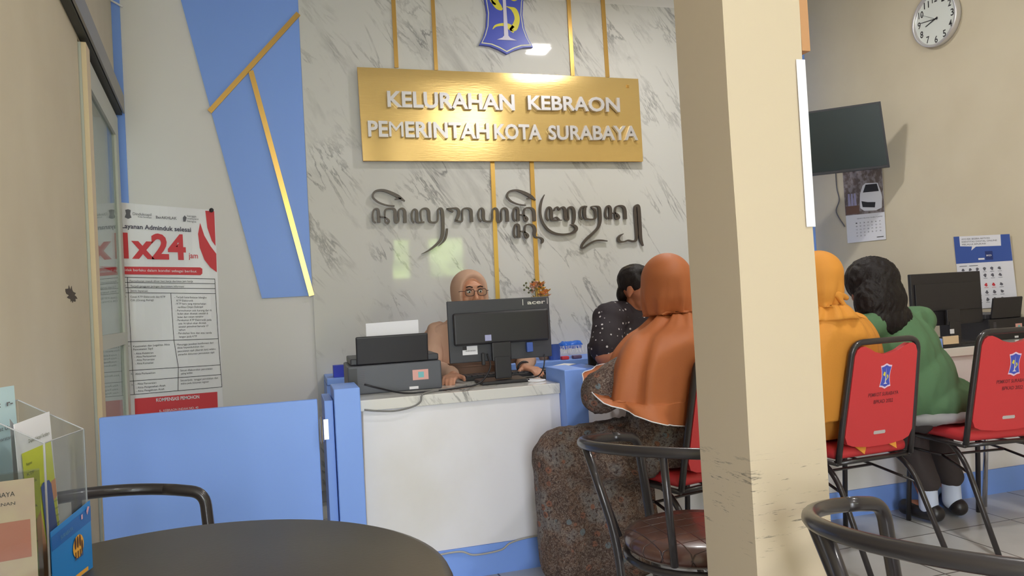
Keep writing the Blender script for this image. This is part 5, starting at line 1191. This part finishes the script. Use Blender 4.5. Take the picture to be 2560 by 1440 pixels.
# 4 the woman in the mustard veil
J = build_person('person in mustard veil sitting just right of the pillar, back turned', (2.15, 2.84, 0), R(8), (2.075, 2.64, 1.155), R(5), R(-6), skin='skin2',
    elbows=[(1.88, 2.86, .78), (2.42, 2.92, .78)], wrists=[(1.98, 3.04, .76), (2.28, 3.06, .78)], hands=[(.4, .6, 0), (-.4, .6, 0)], knees=[(2.02, 3.05, .5), (2.16, 3.05, .5)], ankles=[(1.93, 2.95, .08), (2.04, 2.97, .08)], hz=.53, shz=.965, shw=.175, girth=1.1, ears=False)
face_detail(J); veil(J, M['mustard'], 'veil', sdn=13, low=.60, gather=True, wide=1.0, fa=1.5)
el, sh, wr, kn, an, hip = J['el'], J['sh'], J['wr'], J['kn'], J['an'], J['hip']
garment(J, M['mustard'], 'dress', [('c', sh[0], .065, el[0], .06), ('c', sh[1], .065, el[1], .06), ('c', el[0], .06, wr[0], .045), ('c', el[1], .06, wr[1], .045), ('e', J['chest'], (.18, .13, .2)), ('e', (J['chest']+hip)/2, (.18, .14, .2)), ('e', hip, (.20, .155, .12)), ('c', hip+Vector((-.08, 0, 0)), .10, kn[0], .09), ('c', hip+Vector((.08, 0, 0)), .10, kn[1], .09)], sdn=14)
garment(J, M['trousers'], 'trousers', [('c', kn[0]-Vector((0, 0, .03)), .07, an[0], .055), ('c', kn[1]-Vector((0, 0, .03)), .07, an[1], .055)], sdn=15)
for i in (0, 1):
    bm = bmesh.new(); cap(bm, an[i]+Vector((0, -.02, -.052)), .040, an[i]+J['fds'][i]*.13+Vector((0, 0, -.055)), .034); fuse('shoe', bm, M['shoe'], J['o'], .006, 3)
tn0 = J['T'](on(2096, 738, Y=2.56)); bm = bmesh.new()
cap(bm, tn0+Vector((-.07, 0, .004)), .016, tn0+Vector((-.01, -.012, .008)), .013); cap(bm, tn0+Vector((-.01, -.012, .008)), .013, tn0+Vector((.035, -.006, -.012)), .012); cap(bm, tn0+Vector((-.02, -.012, 0)), .012, tn0+Vector((.015, -.02, -.05)), .009)
fuse('veil_tie', bm, M['mustard'], J['o'], .005, 3)
# corners of the veil hanging out below the backrest
bm = bmesh.new()
for (x0, x1, xa, za) in ((2.14, 2.26, 2.21, .455), (2.29, 2.39, 2.37, .462)):
    prism(bm, [J['T'](p) for p in ((x0, 2.60, .52), (x1, 2.60, .53), (xa, 2.575, za))], J['T']((0, .006, 0))-J['T']((0, 0, 0)))
obj('veil_corner', bm, M['mustard'], J['o'])

KEEP = chairs_red[2]
# 5 the person with long dark hair and green shirt
J = build_person('person with long dark hair and green shirt, back turned, before the far monitor', (2.86, 2.86, 0), R(12), (2.575, 2.90, 1.125), R(-15), R(-10), skin='skin2',
    elbows=[(2.48, 3.10, .83), (2.98, 3.10, .80)], wrists=[(2.66, 3.22, .81), (2.86, 3.24, .81)], hands=[(.5, .5, 0), (-.5, .5, 0)], knees=[(2.84, 3.07, .50), (3.02, 3.09, .50)], ankles=[(2.86, 2.93, .105), (3.03, 2.96, .105)], hz=.53, shz=.955, shw=.19, girth=1.15)
face_detail(J); H = J['H']; hc = J['hc']
bm = bmesh.new(); ellip(bm, hc+Vector((0, -.015, .035)), (.105, .118, .105)); ellip(bm, hc+Vector((-.005, -.055, -.06)), (.130, .090, .13)); ellip(bm, hc+Vector((.015, -.070, -.145)), (.135, .075, .085)); ellip(bm, hc+Vector((.10, -.03, -.11)), (.055, .06, .07))
cap(bm, hc+Vector((.10, -.05, -.13)), .035, hc+Vector((.165, -.07, -.155)), .012); cap(bm, hc+Vector((.08, -.07, -.17)), .035, hc+Vector((.15, -.08, -.19)), .012); cap(bm, hc+Vector((-.06, -.06, -.16)), .04, hc+Vector((-.02, -.09, -.225)), .02)
fuse('hair', bm, M['hair'], J['o'], .006, 4, lambda c, n_: .007*ridge((c.x+.02*math.sin(c.z*40), c.y, c.z), (38, 38, 7), 3)+.003*nz(c, (90, 90, 20)))
el, sh, wr, kn, an, hip = J['el'], J['sh'], J['wr'], J['kn'], J['an'], J['hip']
garment(J, M['green'], 'shirt', [('c', sh[0], .060, el[0], .066), ('c', sh[1]-Vector((.02, 0, .01)), .060, el[1], .066), ('c', el[0], .066, wr[0]*.7+el[0]*.3, .055), ('c', el[1], .066, wr[1]*.7+el[1]*.3, .055), ('c', sh[0], .07, sh[1], .07), ('c', J['neck']+Vector((0, 0, -.06)), .07, J['chest'], .12), ('e', J['chest'], (.205, .145, .2)), ('e', (J['chest']+hip)/2, (.20, .16, .2)), ('e', hip+Vector((0, 0, .06)), (.215, .17, .12))], fold=.010, sdn=21)
garment(J, M['grey_cloth'], 'undershirt', [('e', hip+Vector((0, 0, -.005)), (.222, .175, .055))], fold=.006, sdn=22)
garment(J, M['trousers'], 'trousers', [('e', hip-Vector((0, 0, .0)), (.19, .15, .045)), ('c', hip+Vector((.09, 0, .005)), .092, kn[1], .078), ('c', hip+Vector((-.09, 0, .005)), .092, kn[0], .078), ('c', kn[0], .074, an[0]+Vector((0, 0, .09)), .058), ('c', kn[1], .074, an[1]+Vector((0, 0, .09)), .058)], sdn=23)
for i in (0, 1):
    bm = bmesh.new(); cap(bm, an[i]+Vector((0, 0, .06)), .042, an[i]+Vector((0, 0, -.03)), .043); fuse('sock', bm, M['sock'], J['o'], .006, 3)
    bm = bmesh.new(); cap(bm, an[i]+Vector((0, -.03, -.055)), .042, an[i]+J['fds'][i]*.13+Vector((0, 0, -.06)), .038); fuse('shoe', bm, M['shoe'], J['o'], .006, 3)
